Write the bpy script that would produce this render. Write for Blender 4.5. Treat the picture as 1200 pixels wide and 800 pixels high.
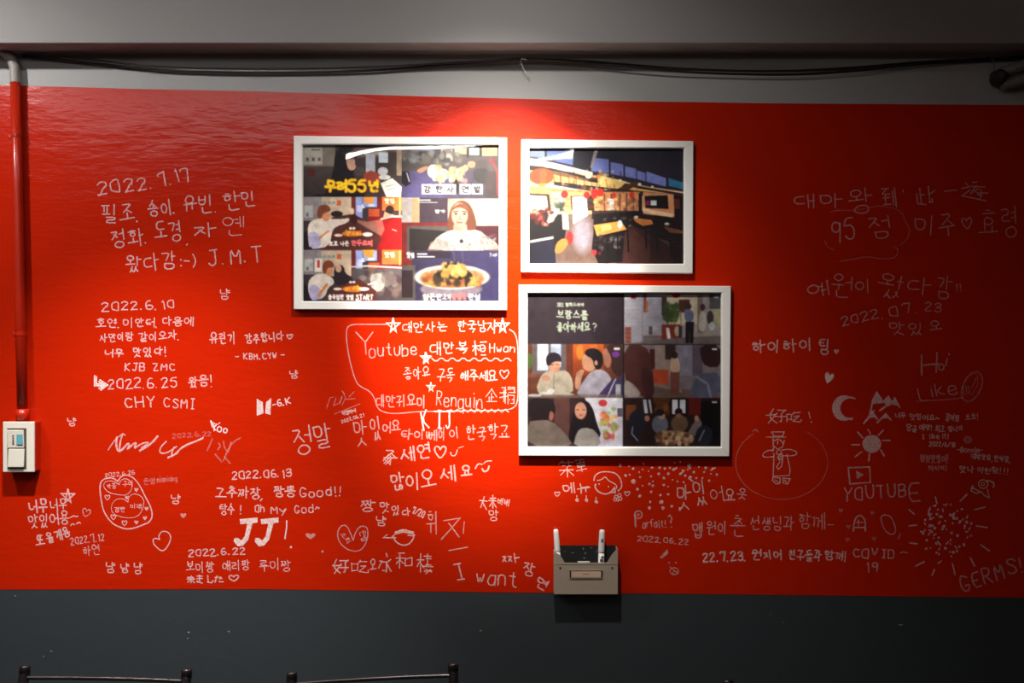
import bpy, bmesh, math, random
import numpy as np
from mathutils import Vector, Matrix

for o in list(bpy.data.objects):
    bpy.data.objects.remove(o, do_unlink=True)
C = bpy.context.scene.collection
SC = bpy.context.scene

# ------------------------------------------------------------------ camera, world, lights, exposure
S = 0.002            # metres per photograph pixel on the wall plane
D = 2.36             # camera to wall
ZC = 1.53            # eye height
cam_d = bpy.data.cameras.new('camera')
cam_d.sensor_width = 36.0
cam_d.lens = 36.0 * D / (1200 * S)
cam_d.clip_start = 0.05
cam = bpy.data.objects.new('camera', cam_d)
cam.location = (0, -D, ZC)
cam.rotation_euler = (math.pi / 2, 0, 0)
C.objects.link(cam)
SC.camera = cam

world = bpy.data.worlds.new('world')
SC.world = world
world.use_nodes = True
world.node_tree.nodes['Background'].inputs[0].default_value = (0.9, 0.95, 1.0, 1)
world.node_tree.nodes['Background'].inputs[1].default_value = 0.01

def spot(name, loc, aim, watts, deg, blend, col, radius=0.02):
    l = bpy.data.lights.new(name, 'SPOT')
    l.energy = watts; l.spot_size = math.radians(deg); l.spot_blend = blend
    l.color = col; l.shadow_soft_size = radius
    o = bpy.data.objects.new(name, l); C.objects.link(o)
    o.location = loc
    o.rotation_euler = (Vector(aim) - Vector(loc)).to_track_quat('-Z', 'Y').to_euler()
    return o

LZ = ZC + 0.95
spot('downlight_center', (0.0, -0.72, LZ), (-0.08, 0, 1.27), 54, 80, 1.0, (1.0, 0.95, 0.87))
spot('downlight_center_core', (0.0, -0.72, LZ + .01), (-0.03, 0, 1.70), 480, 38, 1.0, (1.0, 0.95, 0.80))
spot('downlight_center_wide', (0.0, -0.72, LZ + .02), (0, 0, 1.1), 12, 140, 1.0, (1.0, 0.96, 0.92))
spot('downlight_wall_left', (-0.78, -0.74, LZ), (-0.90, 0, 0.58), 140, 52, 1.0, (1.0, 0.97, 0.95))
spot('downlight_far_left', (-1.56, -0.76, LZ), (-1.40, 0, 1.35), 42, 130, 1.0, (1.0, 0.97, 0.95))
spot('downlight_wall_left_wide', (-0.78, -0.74, LZ + .01), (-0.72, 0, 1.8), 5, 150, 1.0, (1.0, 0.97, 0.95))
al = bpy.data.lights.new('glare_panel_light', 'AREA'); al.shape = 'RECTANGLE'; al.size = 1.35; al.size_y = .75  # area light added to put glare on the red paint
al.energy = 11; al.color = (1.0, 0.98, 0.97)
alo = bpy.data.objects.new('glare_panel_light', al); C.objects.link(alo)
alo.location = (-1.3, -1.75, LZ + .02); alo.rotation_euler = (0, 0, 0)

SC.view_settings.view_transform = 'Standard'
SC.view_settings.look = 'None'
SC.view_settings.exposure = 0.0
SC.view_settings.gamma = 1.0
SC.view_settings.use_curve_mapping = False

# ------------------------------------------------------------------ helpers
rnd = random.Random(11)

def W(px, py, y=0.0):
    """point at distance |y| in front of the wall that stands at photograph place px, py"""
    k = S * (D + y) / D
    return Vector(((px - 600) * k, y, ZC + (400 - py) * k))

def mat(name, col, rough=0.5, metal=0.0, bump=None, spec=0.5, emit=None, coat=0.0, var=None):
    m = bpy.data.materials.new(name); m.use_nodes = True
    nt = m.node_tree; b = nt.nodes['Principled BSDF']
    b.inputs['Base Color'].default_value = (*col, 1)
    b.inputs['Roughness'].default_value = rough
    b.inputs['Metallic'].default_value = metal
    b.inputs['Specular IOR Level'].default_value = spec
    b.inputs['Coat Weight'].default_value = coat
    b.inputs['Coat Roughness'].default_value = 0.15
    tc = nt.nodes.new('ShaderNodeTexCoord')
    if var:
        sc_, amt = var
        n = nt.nodes.new('ShaderNodeTexNoise'); n.inputs['Scale'].default_value = sc_; n.inputs['Detail'].default_value = 4
        nt.links.new(tc.outputs['Object'], n.inputs['Vector'])
        r = nt.nodes.new('ShaderNodeMapRange'); r.inputs['To Min'].default_value = 1 - amt; r.inputs['To Max'].default_value = 1 + amt
        r.inputs['From Min'].default_value = .3; r.inputs['From Max'].default_value = .7
        nt.links.new(n.outputs['Fac'], r.inputs['Value'])
        mx = nt.nodes.new('ShaderNodeVectorMath'); mx.operation = 'SCALE'; mx.inputs[0].default_value = col
        nt.links.new(r.outputs['Result'], mx.inputs['Scale'])
        nt.links.new(mx.outputs[0], b.inputs['Base Color'])
    if bump:
        last = None
        for (sc_, stretch, dist, det) in bump:
            mp = nt.nodes.new('ShaderNodeMapping'); mp.inputs['Scale'].default_value = stretch
            nt.links.new(tc.outputs['Object'], mp.inputs['Vector'])
            n = nt.nodes.new('ShaderNodeTexNoise'); n.inputs['Scale'].default_value = sc_; n.inputs['Detail'].default_value = det
            nt.links.new(mp.outputs[0], n.inputs['Vector'])
            bp = nt.nodes.new('ShaderNodeBump'); bp.inputs['Distance'].default_value = dist; bp.inputs['Strength'].default_value = 1
            nt.links.new(n.outputs['Fac'], bp.inputs['Height'])
            if last: nt.links.new(last.outputs[0], bp.inputs['Normal'])
            last = bp
        nt.links.new(last.outputs[0], b.inputs['Normal'])
    if emit:
        b.inputs['Emission Color'].default_value = (*emit[0], 1)
        b.inputs['Emission Strength'].default_value = emit[1]
    return m

def put(o, parent=None, label=None, kind=None, cat=None, group=None):
    C.objects.link(o)
    if parent is not None: o.parent = parent
    if label: o['label'] = label
    if kind: o['kind'] = kind
    if cat: o['category'] = cat
    if group: o['group'] = group
    return o

def mesh(name, verts, faces, m, parent=None, smooth=False, mids=None, **kw):
    me = bpy.data.meshes.new(name)
    me.from_pydata([tuple(v) for v in verts], [], faces)
    ms = m if isinstance(m, (list, tuple)) else [m]
    for q in ms: me.materials.append(q)
    if mids is not None:
        for p, i in zip(me.polygons, mids): p.material_index = i
    if smooth:
        for p in me.polygons: p.use_smooth = True
    me.update()
    return put(bpy.data.objects.new(name, me), parent, **kw)

def from_bm(name, bm, m, parent=None, smooth=False, **kw):
    bmesh.ops.recalc_face_normals(bm, faces=bm.faces)
    me = bpy.data.meshes.new(name); bm.to_mesh(me); bm.free()
    for q in (m if isinstance(m, (list, tuple)) else [m]): me.materials.append(q)
    if smooth:
        for p in me.polygons: p.use_smooth = True
    return put(bpy.data.objects.new(name, me), parent, **kw)

def add_box(bm, lo, hi, bevel=0.0, seg=2, M=None):
    c = [(a + b) / 2 for a, b in zip(lo, hi)]; s = [b - a for a, b in zip(lo, hi)]
    g = bmesh.ops.create_cube(bm, size=1.0, matrix=Matrix.Translation(c) @ Matrix.Diagonal((*s, 1)))
    vs = g['verts']
    if bevel > 0:
        es = list({e for v in vs for e in v.link_edges})
        r = bmesh.ops.bevel(bm, geom=es, offset=bevel, segments=seg, affect='EDGES', profile=0.5)
        vs = list({v for f in r['faces'] for v in f.verts} | {v for v in vs if v.is_valid})
    if M is not None: bmesh.ops.transform(bm, matrix=M, verts=[v for v in vs if v.is_valid])
    return vs

def box(name, lo, hi, m, parent=None, bevel=0.0, **kw):
    bm = bmesh.new(); add_box(bm, lo, hi, bevel)
    return from_bm(name, bm, m, parent, **kw)

def add_tube(bm, pts, r, n=12, caps=True, rs=None):
    pts = [Vector(p) for p in pts]; rings = []
    up = None
    for i, p in enumerate(pts):
        d = (pts[min(i + 1, len(pts) - 1)] - pts[max(i - 1, 0)]).normalized()
        if up is None:
            up = Vector((0, 0, 1)) if abs(d.z) < .9 else Vector((0, 1, 0))
        a = d.cross(up).normalized(); b = a.cross(d).normalized(); up = b
        rr = rs[i] if rs else r
        rings.append([bm.verts.new(p + (a * math.cos(t) + b * math.sin(t)) * rr) for t in [2 * math.pi * k / n for k in range(n)]])
    for A, B in zip(rings, rings[1:]):
        for k in range(n):
            bm.faces.new((A[k], A[(k + 1) % n], B[(k + 1) % n], B[k]))
    if caps:
        bm.faces.new(rings[0][::-1]); bm.faces.new(rings[-1])

def tube(name, pts, r, m, parent=None, n=12, rs=None, **kw):
    bm = bmesh.new(); add_tube(bm, pts, r, n, rs=rs)
    o = from_bm(name, bm, m, parent, **kw)
    for p in o.data.polygons:
        if len(p.vertices) == 4: p.use_smooth = True
    return o

def smooth_line(pts, passes=2, closed=False):
    for _ in range(passes):
        q = []
        n = len(pts)
        if not closed: q.append(pts[0])
        for i in range(n if closed else n - 1):
            a = pts[i]; b = pts[(i + 1) % n]
            q.append(tuple(x * .75 + y * .25 for x, y in zip(a, b)))
            q.append(tuple(x * .25 + y * .75 for x, y in zip(a, b)))
        if not closed: q.append(pts[-1])
        pts = q
    return pts

def empty(name, loc, label, cat, group=None, rz=0):
    o = bpy.data.objects.new(name, None); o.empty_display_size = .05
    o.location = loc; o.rotation_euler = (0, 0, rz)
    return put(o, None, label=label, cat=cat, group=group)

# ------------------------------------------------------------------ materials
M = {}
M['grey_wall'] = mat('grey_wall_paint', (0.36, 0.355, 0.345), 0.55, bump=[(9, (1, 1, 1.6), .0012, 3), (160, (1, 1, 1), .0002, 2)])
M['beam'] = mat('beam_paint', (0.275, 0.262, 0.255), 0.6, bump=[(60, (1, 1, 1), .0003, 2)])
M['red'] = mat('red_gloss_paint', (0.50, 0.0145, 0.0012), 0.17, spec=0.38,
               bump=[(2.0, (1, 1, 1.6), .002, 1), (8, (1, 1, 2.8), .0014, 4), (36, (1, 1, 3.0), .0005, 3)])
M['dark'] = mat('charcoal_wainscot_paint', (0.034, 0.0415, 0.046), 0.42, bump=[(10, (1, 1, 1.5), .0012, 3), (120, (1, 1, 1), .0002, 2)])
M['ceiling'] = mat('ceiling_paint', (0.4, 0.38, 0.36), 0.8)
M['floor'] = mat('floor_tile', (0.09, 0.06, 0.05), 0.35, var=(4, .25))
M['room'] = mat('room_wall_paint', (0.16, 0.10, 0.08), 0.7)
M['white_frame'] = mat('white_lacquered_wood', (0.88, 0.855, 0.81), 0.35, bump=[(60, (1, 1, 1), .00015, 2)])
M['backing'] = mat('hardboard_backing', (0.2, 0.13, 0.08), 0.8)
M['pipe_grey'] = mat('grey_conduit', (0.33, 0.31, 0.29), 0.45)
M['pipe_red'] = mat('red_painted_conduit', (0.46, 0.018, 0.004), 0.3, bump=[(30, (1, 1, .4), .0006, 2)])
M['plate'] = mat('ivory_switch_plastic', (0.72, 0.66, 0.56), 0.35)
M['rocker'] = mat('ivory_rocker_plastic', (0.62, 0.58, 0.49), 0.3)
M['gap'] = mat('dark_recess', (0.06, 0.05, 0.04), 0.8)
M['teal'] = mat('teal_sticker', (0.10, 0.36, 0.42), 0.5)
M['print_dark'] = mat('small_print', (0.12, 0.11, 0.10), 0.6)
M['cable'] = mat('black_cable_sheath', (0.006, 0.005, 0.005), 0.5)
M['clip'] = mat('pale_nylon', (0.75, 0.72, 0.7), 0.4)
M['hose'] = mat('dark_grey_hose', (0.15, 0.14, 0.13), 0.45)
M['rubber'] = mat('black_rubber', (0.02, 0.018, 0.016), 0.6)
M['holder'] = mat('taupe_plastic', (0.36, 0.29, 0.22), 0.42)
M['tag_paper'] = mat('pinkish_tag_card', (0.62, 0.42, 0.31), 0.6)
M['black'] = mat('black_plastic', (0.018, 0.018, 0.018), 0.35)
M['marker'] = mat('white_marker_plastic', (0.78, 0.76, 0.74), 0.3)
M['chair'] = mat('black_lacquered_steel', (0.012, 0.010, 0.010), 0.25, coat=.3)
M['seat'] = mat('black_vinyl', (0.025, 0.022, 0.02), 0.4, bump=[(150, (1, 1, 1), .0004, 2)])
M['tube'] = mat('led_tube', (0.9, 0.9, 0.9), 0.5, emit=((1.0, 0.97, 0.93), 26))
M['metal'] = mat('white_enamel_metal', (0.7, 0.7, 0.7), 0.4)
M['scuff'] = mat('pale_scuff', (0.20, 0.20, 0.17), 0.7)

def ink(name, alpha, col=(0.93, 0.60, 0.55)):
    m = bpy.data.materials.new(name); m.use_nodes = True
    nt = m.node_tree; b = nt.nodes['Principled BSDF']
    b.inputs['Base Color'].default_value = (*col, 1); b.inputs['Roughness'].default_value = .55
    b.inputs['Specular IOR Level'].default_value = .3
    tc = nt.nodes.new('ShaderNodeTexCoord')
    n = nt.nodes.new('ShaderNodeTexNoise'); n.inputs['Scale'].default_value = 260; n.inputs['Detail'].default_value = 3
    nt.links.new(tc.outputs['Object'], n.inputs['Vector'])
    r = nt.nodes.new('ShaderNodeMapRange'); r.inputs['From Min'].default_value = .35; r.inputs['From Max'].default_value = .6
    r.inputs['To Min'].default_value = alpha * .72; r.inputs['To Max'].default_value = min(1, alpha * 1.08)
    nt.links.new(n.outputs['Fac'], r.inputs['Value']); nt.links.new(r.outputs[0], b.inputs['Alpha'])
    return m
INK = {'b': ink('white_paint_marker', .86, (0.88, 0.64, 0.61)), 'n': ink('pinkish_white_marker', .66, (0.88, 0.53, 0.50)),
       'm': ink('worn_white_marker', .48, (0.88, 0.53, 0.50)), 'f': ink('faint_white_marker', .22, (0.88, 0.53, 0.50)), 'h': ink('nearly_rubbed_off_marker', .13, (0.88, 0.53, 0.50))}

# ------------------------------------------------------------------ the setting
def line_at(pts, x):
    for (x0, y0), (x1, y1) in zip(pts, pts[1:]):
        if x <= x1: return y0 + (y1 - y0) * (x - x0) / (x1 - x0)
    return pts[-1][1]
RED_TOP = [(-700, 88), (0, 99.5), (150, 104), (300, 107), (500, 113), (700, 118), (900, 121), (1200, 123), (1900, 127)]
RED_BOT = [(-700, 690), (0, 690.5), (300, 690), (600, 694), (760, 695), (1200, 700), (1900, 706)]
xs = [-700, -300, 0, 75, 150, 225, 300, 400, 500, 600, 700, 760, 900, 1050, 1200, 1550, 1900]
vs, fs, mi = [], [], []
rows = 6
for x in xs:
    X = (x - 600) * S
    zt = ZC + (400 - line_at(RED_TOP, x)) * S; zb = ZC + (400 - line_at(RED_BOT, x)) * S
    # paint film of the red band stands a hair proud of the grey
    vs += [(X, 0, 0), (X, 0, zb), (X, -.0006, zb), (X, -.0006, zt), (X, 0, zt), (X, 0, 2.75)]
for i in range(len(xs) - 1):
    for r in range(rows - 1):
        a = i * rows + r; fs.append((a, a + rows, a + rows + 1, a + 1)); mi.append(1 if r == 0 else (0 if r == 4 else 2))
b0 = len(vs)
x0, x1 = (xs[0] - 600) * S, (xs[-1] - 600) * S
vs += [(x0, .12, 0), (x1, .12, 0), (x1, .12, 2.75), (x0, .12, 2.75)]
n_ = len(xs) - 1
fs += [(b0 + 1, b0, b0 + 3, b0 + 2)]; mi += [0]
wall = mesh('wall_back', vs, fs, [M['grey_wall'], M['dark'], M['red']], mids=mi, kind='structure',
            label='grey wall with a broad glossy red band covered in white marker handwriting')
XL, XR, YF = x0, x1, -4.6
box('floor', (XL, YF, -.1), (XR, .12, 0), M['floor'], kind='structure')
box('ceiling', (XL, YF, 2.75), (XR, .12, 2.85), M['ceiling'], kind='structure')
box('wall_left', (XL - .1, YF, 0), (XL, .12, 2.75), M['room'], kind='structure')
box('wall_right', (XR, YF, 0), (XR + .1, .12, 2.75), M['room'], kind='structure')
box('wall_front', (XL, YF - .1, 0), (XR, YF, 2.75), M['room'], kind='structure')
# ceiling beam along the wall: underside seen between the photograph's y 50 and 63
BD = .088
BZ = ZC + (400 - 50.5) * S * (D - BD) / D
box('beam', (XL, -BD, BZ), (XR, 0, 2.75), M['beam'], bevel=.002, kind='structure', label='grey painted beam along the top of the wall')

# small pale scuffs on the charcoal part of the wall
def scuff(px, py, w, h, name='paint_chip', m='scuff'):
    p = W(px, py); n = 8
    v = [p + Vector((0, -.0012, 0))] + [p + Vector((math.cos(t) * w * S * rnd.uniform(.6, 1), -.0002, math.sin(t) * h * S * rnd.uniform(.6, 1))) for t in [2 * math.pi * k / n for k in range(n)]]
    mesh(name, v, [(0, 1 + (k + 1) % n, 1 + k) for k in range(n)], M[m], wall)
for a in [(60, 763, 1.6, .8), (51, 769, 1.2, 1), (221, 741, 2, 1.4), (268, 740, 1.8, 1.4), (18, 698, 1.6, .8), (563, 739, 1.8, 1.2), (918, 729, 1.3, .9), (1055, 732, 4, 1.2), (903, 719, .9, .9), (220, 748, 1.5, .8)]:
    scuff(*a)
# ------------------------------------------------------------------ handwriting
def box_strokes(ss, b):
    x0, y0, x1, y1 = b
    return [[(x0 + (x1 - x0) * x, y0 + (y1 - y0) * y) for x, y in s] for s in ss]
CIRC = [(.5 + .5 * math.cos(t), .5 - .5 * math.sin(t)) for t in [math.pi * .55 + 2 * math.pi * k / 11 for k in range(12)]]
CH = {
 'ㄱ': [[(0, .1), (.95, .08), (.75, .55), (.5, 1)]],
 'ㄴ': [[(.08, 0), (.08, .9), (1, .82)]],
 'ㄷ': [[(.95, .05), (.08, .08), (.08, .95), (1, .9)]],
 'ㄹ': [[(0, .05), (.92, .03), (.9, .48), (.08, .5), (.08, .97), (1, .93)]],
 'ㅁ': [[(.05, .05), (.08, .95), (.95, .93), (.97, .05), (.05, .05)]],
 'ㅂ': [[(.08, 0), (.1, 1), (.92, .98), (.95, 0)], [(.08, .5), (.93, .48)]],
 'ㅅ': [[(.52, 0), (.4, .5), (.02, 1)], [(.44, .4), (.98, .98)]],
 'ㅇ': [CIRC],
 'ㅈ': [[(.05, .08), (.95, .05), (.5, .55), (.02, 1)], [(.5, .5), (1, .98)]],
 'ㅊ': [[(.35, 0), (.65, .02)], [(.05, .25), (.95, .22), (.5, .6), (.02, 1)], [(.5, .58), (1, .98)]],
 'ㅋ': [[(0, .1), (.95, .08), (.7, .6), (.45, 1)], [(.05, .5), (.85, .46)]],
 'ㅌ': [[(.95, .03), (.08, .05), (.08, .95), (1, .92)], [(.08, .5), (.9, .48)]],
 'ㅍ': [[(0, .1), (1, .06)], [(.3, .1), (.33, .9)], [(.68, .1), (.66, .9)], [(0, .93), (1, .9)]],
 'ㅎ': [[(.3, .0), (.7, .02)], [(.02, .28), (.98, .25)], [(.15 + .7 * x, .42 + .56 * y) for x, y in CIRC]],
}
for k, (a, b) in {'ㄲ': 'ㄱㄱ', 'ㄸ': 'ㄷㄷ', 'ㅃ': 'ㅂㅂ', 'ㅆ': 'ㅅㅅ', 'ㅉ': 'ㅈㅈ', 'ㄵ': 'ㄴㅈ', 'ㄶ': 'ㄴㅎ', 'ㄺ': 'ㄹㄱ', 'ㄼ': 'ㄹㅂ', 'ㅄ': 'ㅂㅅ', 'ㄳ': 'ㄱㅅ', 'ㄻ': 'ㄹㅁ', 'ㄽ': 'ㄹㅅ', 'ㄾ': 'ㄹㅌ', 'ㄿ': 'ㄹㅍ', 'ㅀ': 'ㄹㅎ'}.items():
    CH[k] = box_strokes(CH[a], (0, 0, .46, 1)) + box_strokes(CH[b], (.54, 0, 1, 1))
VV = {'ㅏ': [[(.3, 0), (.28, 1)], [(.3, .45), (1, .42)]], 'ㅐ': [[(.15, .05), (.15, .95)], [(.15, .5), (.75, .48)], [(.78, 0), (.78, 1)]],
      'ㅑ': [[(.3, 0), (.28, 1)], [(.3, .33), (1, .3)], [(.3, .6), (1, .58)]], 'ㅒ': [[(.15, .05), (.15, .95)], [(.15, .38), (.75, .36)], [(.15, .62), (.75, .6)], [(.78, 0), (.78, 1)]],
      'ㅓ': [[(.75, 0), (.74, 1)], [(.05, .47), (.75, .45)]], 'ㅔ': [[(-.1, .5), (.4, .48)], [(.4, .05), (.4, .95)], [(.9, 0), (.9, 1)]],
      'ㅕ': [[(.75, 0), (.74, 1)], [(.05, .33), (.75, .3)], [(.05, .62), (.75, .6)]], 'ㅖ': [[(-.1, .36), (.4, .34)], [(-.1, .62), (.4, .6)], [(.4, .05), (.4, .95)], [(.9, 0), (.9, 1)]],
      'ㅣ': [[(.5, 0), (.48, 1)]]}
VH = {'ㅗ': [[(.5, .05), (.5, .62)], [(0, .66), (1, .6)]], 'ㅛ': [[(.32, .05), (.33, .62)], [(.68, .05), (.67, .62)], [(0, .68), (1, .62)]],
      'ㅜ': [[(0, .22), (1, .18)], [(.5, .2), (.48, 1)]], 'ㅠ': [[(0, .22), (1, .18)], [(.32, .2), (.28, .95)], [(.68, .2), (.68, .95)]], 'ㅡ': [[(0, .52), (1, .46)]]}
VC = {'ㅘ': 'ㅗㅏ', 'ㅙ': 'ㅗㅐ', 'ㅚ': 'ㅗㅣ', 'ㅝ': 'ㅜㅓ', 'ㅞ': 'ㅜㅔ', 'ㅟ': 'ㅜㅣ', 'ㅢ': 'ㅡㅣ'}
INI = 'ㄱㄲㄴㄷㄸㄹㅁㅂㅃㅅㅆㅇㅈㅉㅊㅋㅌㅍㅎ'
MED = 'ㅏㅐㅑㅒㅓㅔㅕㅖㅗㅘㅙㅚㅛㅜㅝㅞㅟㅠㅡㅢㅣ'
FIN = ' ㄱㄲㄳㄴㄵㄶㄷㄹㄺㄻㄼㄽㄾㄿㅀㅁㅂㅄㅅㅆㅇㅈㅊㅋㅌㅍㅎ'
def hangul(c):
    n = ord(c) - 0xAC00; i, m, f = INI[n // 588], MED[n % 588 // 28], FIN[n % 28]
    F = f != ' '
    if m in VV:
        s = box_strokes(CH[i], (.05, .06, .52, .5) if F else (.05, .2, .55, .78)) + box_strokes(VV[m], (.6, 0, .98, .58) if F else (.6, 0, 1, 1))
    elif m in VH:
        s = box_strokes(CH[i], (.22, .0, .78, .34) if F else (.18, .02, .82, .5)) + box_strokes(VH[m], (.02, .34, .98, .62) if F else (.0, .5, 1, 1))
    else:
        a, b = VC[m]
        s = box_strokes(CH[i], (.08, .0, .52, .3) if F else (.08, .04, .55, .44)) + box_strokes(VH[a], (0, .3, .62, .6) if F else (0, .46, .66, .9)) + box_strokes(VV[b], (.64, 0, 1, .6) if F else (.66, 0, 1, 1))
    if F: s += box_strokes(CH[f], (.22, .66, .84, 1))
    return s
# single-stroke latin and digits: x 0-4, y 0 (cap line) to 6 (base line) to 8; ~ marks a rounded stroke
LAT = {   # single-stroke latin and digits: x 0-4, y 0 (cap line) to 6 (base line) to 8; ~ marks a rounded stroke
 'A': '062046 1434', 'B': '0006 ~003041323303 ~033343453606', 'C': '~4110020415164645', 'D': '0006 ~003041453606', 'E': '40000646 0333', 'F': '400006 0333',
 'G': '~412010020416364544 4424', 'H': '0006 4046 0343', 'I': '1030 2026 1636', 'J': '1040 ~3035261605', 'K': '0006 400346', 'L': '000646', 'M': '0600244046', 'N': '06004640',
 'O': '~200103053646414020', 'P': '0006 ~0030413303', 'Q': '~200103053646414020 3447', 'R': '0006 ~0030413303 1346', 'S': '~4130100112334445361605', 'T': '0040 2026', 'U': '~000416364440', 'V': '002640',
 'W': '0016223640', 'X': '0046 4006', 'Y': '002340 2326', 'Z': '00400646',
 'a': '~4222120405163644 4246', 'b': '0006 ~03123243453606', 'c': '~43321203051646', 'd': '4046 ~4332120305163645', 'e': '~04444332120305164645', 'f': '~40201226 0232', 'g': '~43321203053644 ~4247381707',
 'h': '0006 ~0412324346', 'i': '1216 1010', 'j': '3236 ~37281807', 'k': '0006 320446', 'l': '1016', 'm': '0206 ~03121326 ~2332424346', 'n': '0206 ~0412324346', 'o': '~221203051636454332',
 'p': '0208 ~03123243453606', 'q': '4248 ~4332120305163645', 'r': '0206 ~04122232', 's': '~42120333453606', 't': '~20253646 0232', 'u': '~020516364442 4246', 'v': '022642', 'w': '0216233642', 'x': '0246 4206', 'y': '022542 4218',
 '0': '~200103053646434020', '1': '112026', '2': '~01103041333206 0646', '3': '~011030413213 ~13334345361605', '4': '300444 3036', '5': '401002 ~02324345361605', '6': '~3010020516364544331304', '7': '010040 ~4036',
 '8': '~301001133344453616050413334130', '9': '~413010021333414041 4136', '.': '1616', ',': '2617', '!': '2024 2626', '?': '~0120314223 2324 2626', '-': '0343', '~': '~0413223443', '/': '4006',
 ':': '2222 2525', ')': '~10323416', '^': '032143', '_': '0646', "'": '2021',
}
CJK = {  # 0-9 grid
 '桓': ['0343', '2029', '2306', '2446', '5191', '5989', '5383875753', '5585'], '企': ['5005', '5095', '5358', '5575', '3538', '1898'],
 '鵝': ['3010', '0343', '2128', '0655', '3039', '4234', '6050', '5359', '5090', '9093', '5393', '5191', '5595', '9599', '9979', '6767', '7787'],
 '來': ['0292', '5059', '3425', '7486', '5518', '5599', '2344'], '来': ['1282', '0494', '5059', '5418', '5498', '3233', '7263'], '太': ['0393', '5018', '4499', '4757'], '永': ['4052', '2454', '5459', '5939', '0424', '2408', '5499', '8355'],
 '和': ['4010', '0343', '2029', '2306', '2446', '5382', '5358', '8287', '5787'], '樓': ['0343', '2029', '2306', '2446', '6066', '4181', '5383', '5585', '4696', '5788', '8759', '4888'],
 '好': ['301559', '5319', '0454', '5191', '9173', '737868', '4595'], '吃': ['0208', '0232', '3237', '0737', '5042', '5191', '5484', '8448', '4899', '9997'],
 '菜': ['0191', '3002', '6063', '2343', '6383', '0595', '5359', '5518', '5598'], '單': ['1030', '5080', '2282', '2225', '8285', '2585', '5059', '0797', '2484'], '到': ['0151', '3103', '0353', '0555', '2328', '0858', '7278', '9099', '9989'],
 '此': ['2028', '2444', '0308', '0849', '6068', '6888', '8886', '9264'], '一': ['0494'], '遊': ['1122', '0433', '3407', '0799', '4060', '3282', '5236', '7355', '5595', '7478', '8767'], 'ま': ['1171', '1474', '4048', '4818', '1617', '4879'], 'し': ['2028', '2869', '6986'], 'た': ['0272', '3008', '5484', '5898', '5758'],
}
HEART = [(.5, .28), (.38, .08), (.2, .0), (.04, .12), (.02, .32), (.15, .6), (.5, 1), (.85, .6), (.98, .32), (.95, .12), (.8, 0), (.62, .08), (.5, .28)]
STAR = [(.5, 0), (.3, 1), (.98, .36), (.02, .36), (.72, 1), (.5, 0)]
def glyph(c):
    """(advance, [strokes]) in units of the letter height"""
    if '가' <= c <= '힣': return 1.0, hangul(c), True
    if c in CJK: return 1.05, [[(int(q) / 9., int(r) / 9.) for q, r in zip(s[::2], s[1::2])] for s in CJK[c]], True
    if c == '♡': return 1.0, [[(x, .1 + .8 * y) for x, y in HEART]], True
    if c == ' ': return .45, [], False
    out = []
    for s in LAT[c].split():
        sm = s[0] == '~'
        s = s.strip('~')
        p = [(int(q) / 6., int(r) / 6.) for q, r in zip(s[::2], s[1::2])]
        if sm and len(p) > 2: p = smooth_line(p, 2)
        out.append(p)
    wd = max([x for s in out for x, y in s] + [.15])
    if c in '.,!:\'': out = [[(x - .2, y) for x, y in s] for s in out]; wd = .2
    return wd + (.22), out, False

def write(text, x0, y0, x1, y1, h, jit=.03, rng=rnd):
    """strokes (photograph pixels) of a line of handwriting whose middle runs from x0,y0 to x1,y1"""
    gs = [glyph(c) for c in text]
    gap = .13
    tot = sum(g[0] + gap for g in gs) - gap
    L = math.hypot(x1 - x0, y1 - y0); ux, uy = (x1 - x0) / L, (y1 - y0) / L
    kx = L / tot                                   # horizontal scale so that the line fills its length
    out = []; a = 0
    for adv, st, sq in gs:
        rot = rng.gauss(0, .04); sc = 1 + rng.gauss(0, .05); oy = rng.gauss(0, .04) * h
        for s in st:
            q = []
            dx, dy = rng.gauss(0, jit), rng.gauss(0, jit)
            for x, y in s:
                w_ = adv if not sq else .98
                gx = (x - w_ / 2) * sc; gy = (y - .5) * sc
                gx, gy = gx * math.cos(rot) - gy * math.sin(rot), gx * math.sin(rot) + gy * math.cos(rot)
                gx = gx + dx + rng.gauss(0, jit * .35); gy = gy + dy + rng.gauss(0, jit * .35)
                X = (a + w_ / 2 + gx) * kx; Y = gy * h + oy
                q.append((x0 + ux * X - uy * Y, y0 + uy * X + ux * Y))
            if len(q) > 2: q = smooth_line(q, 1)
            out.append(q)
        a += adv + gap
    return out

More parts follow.
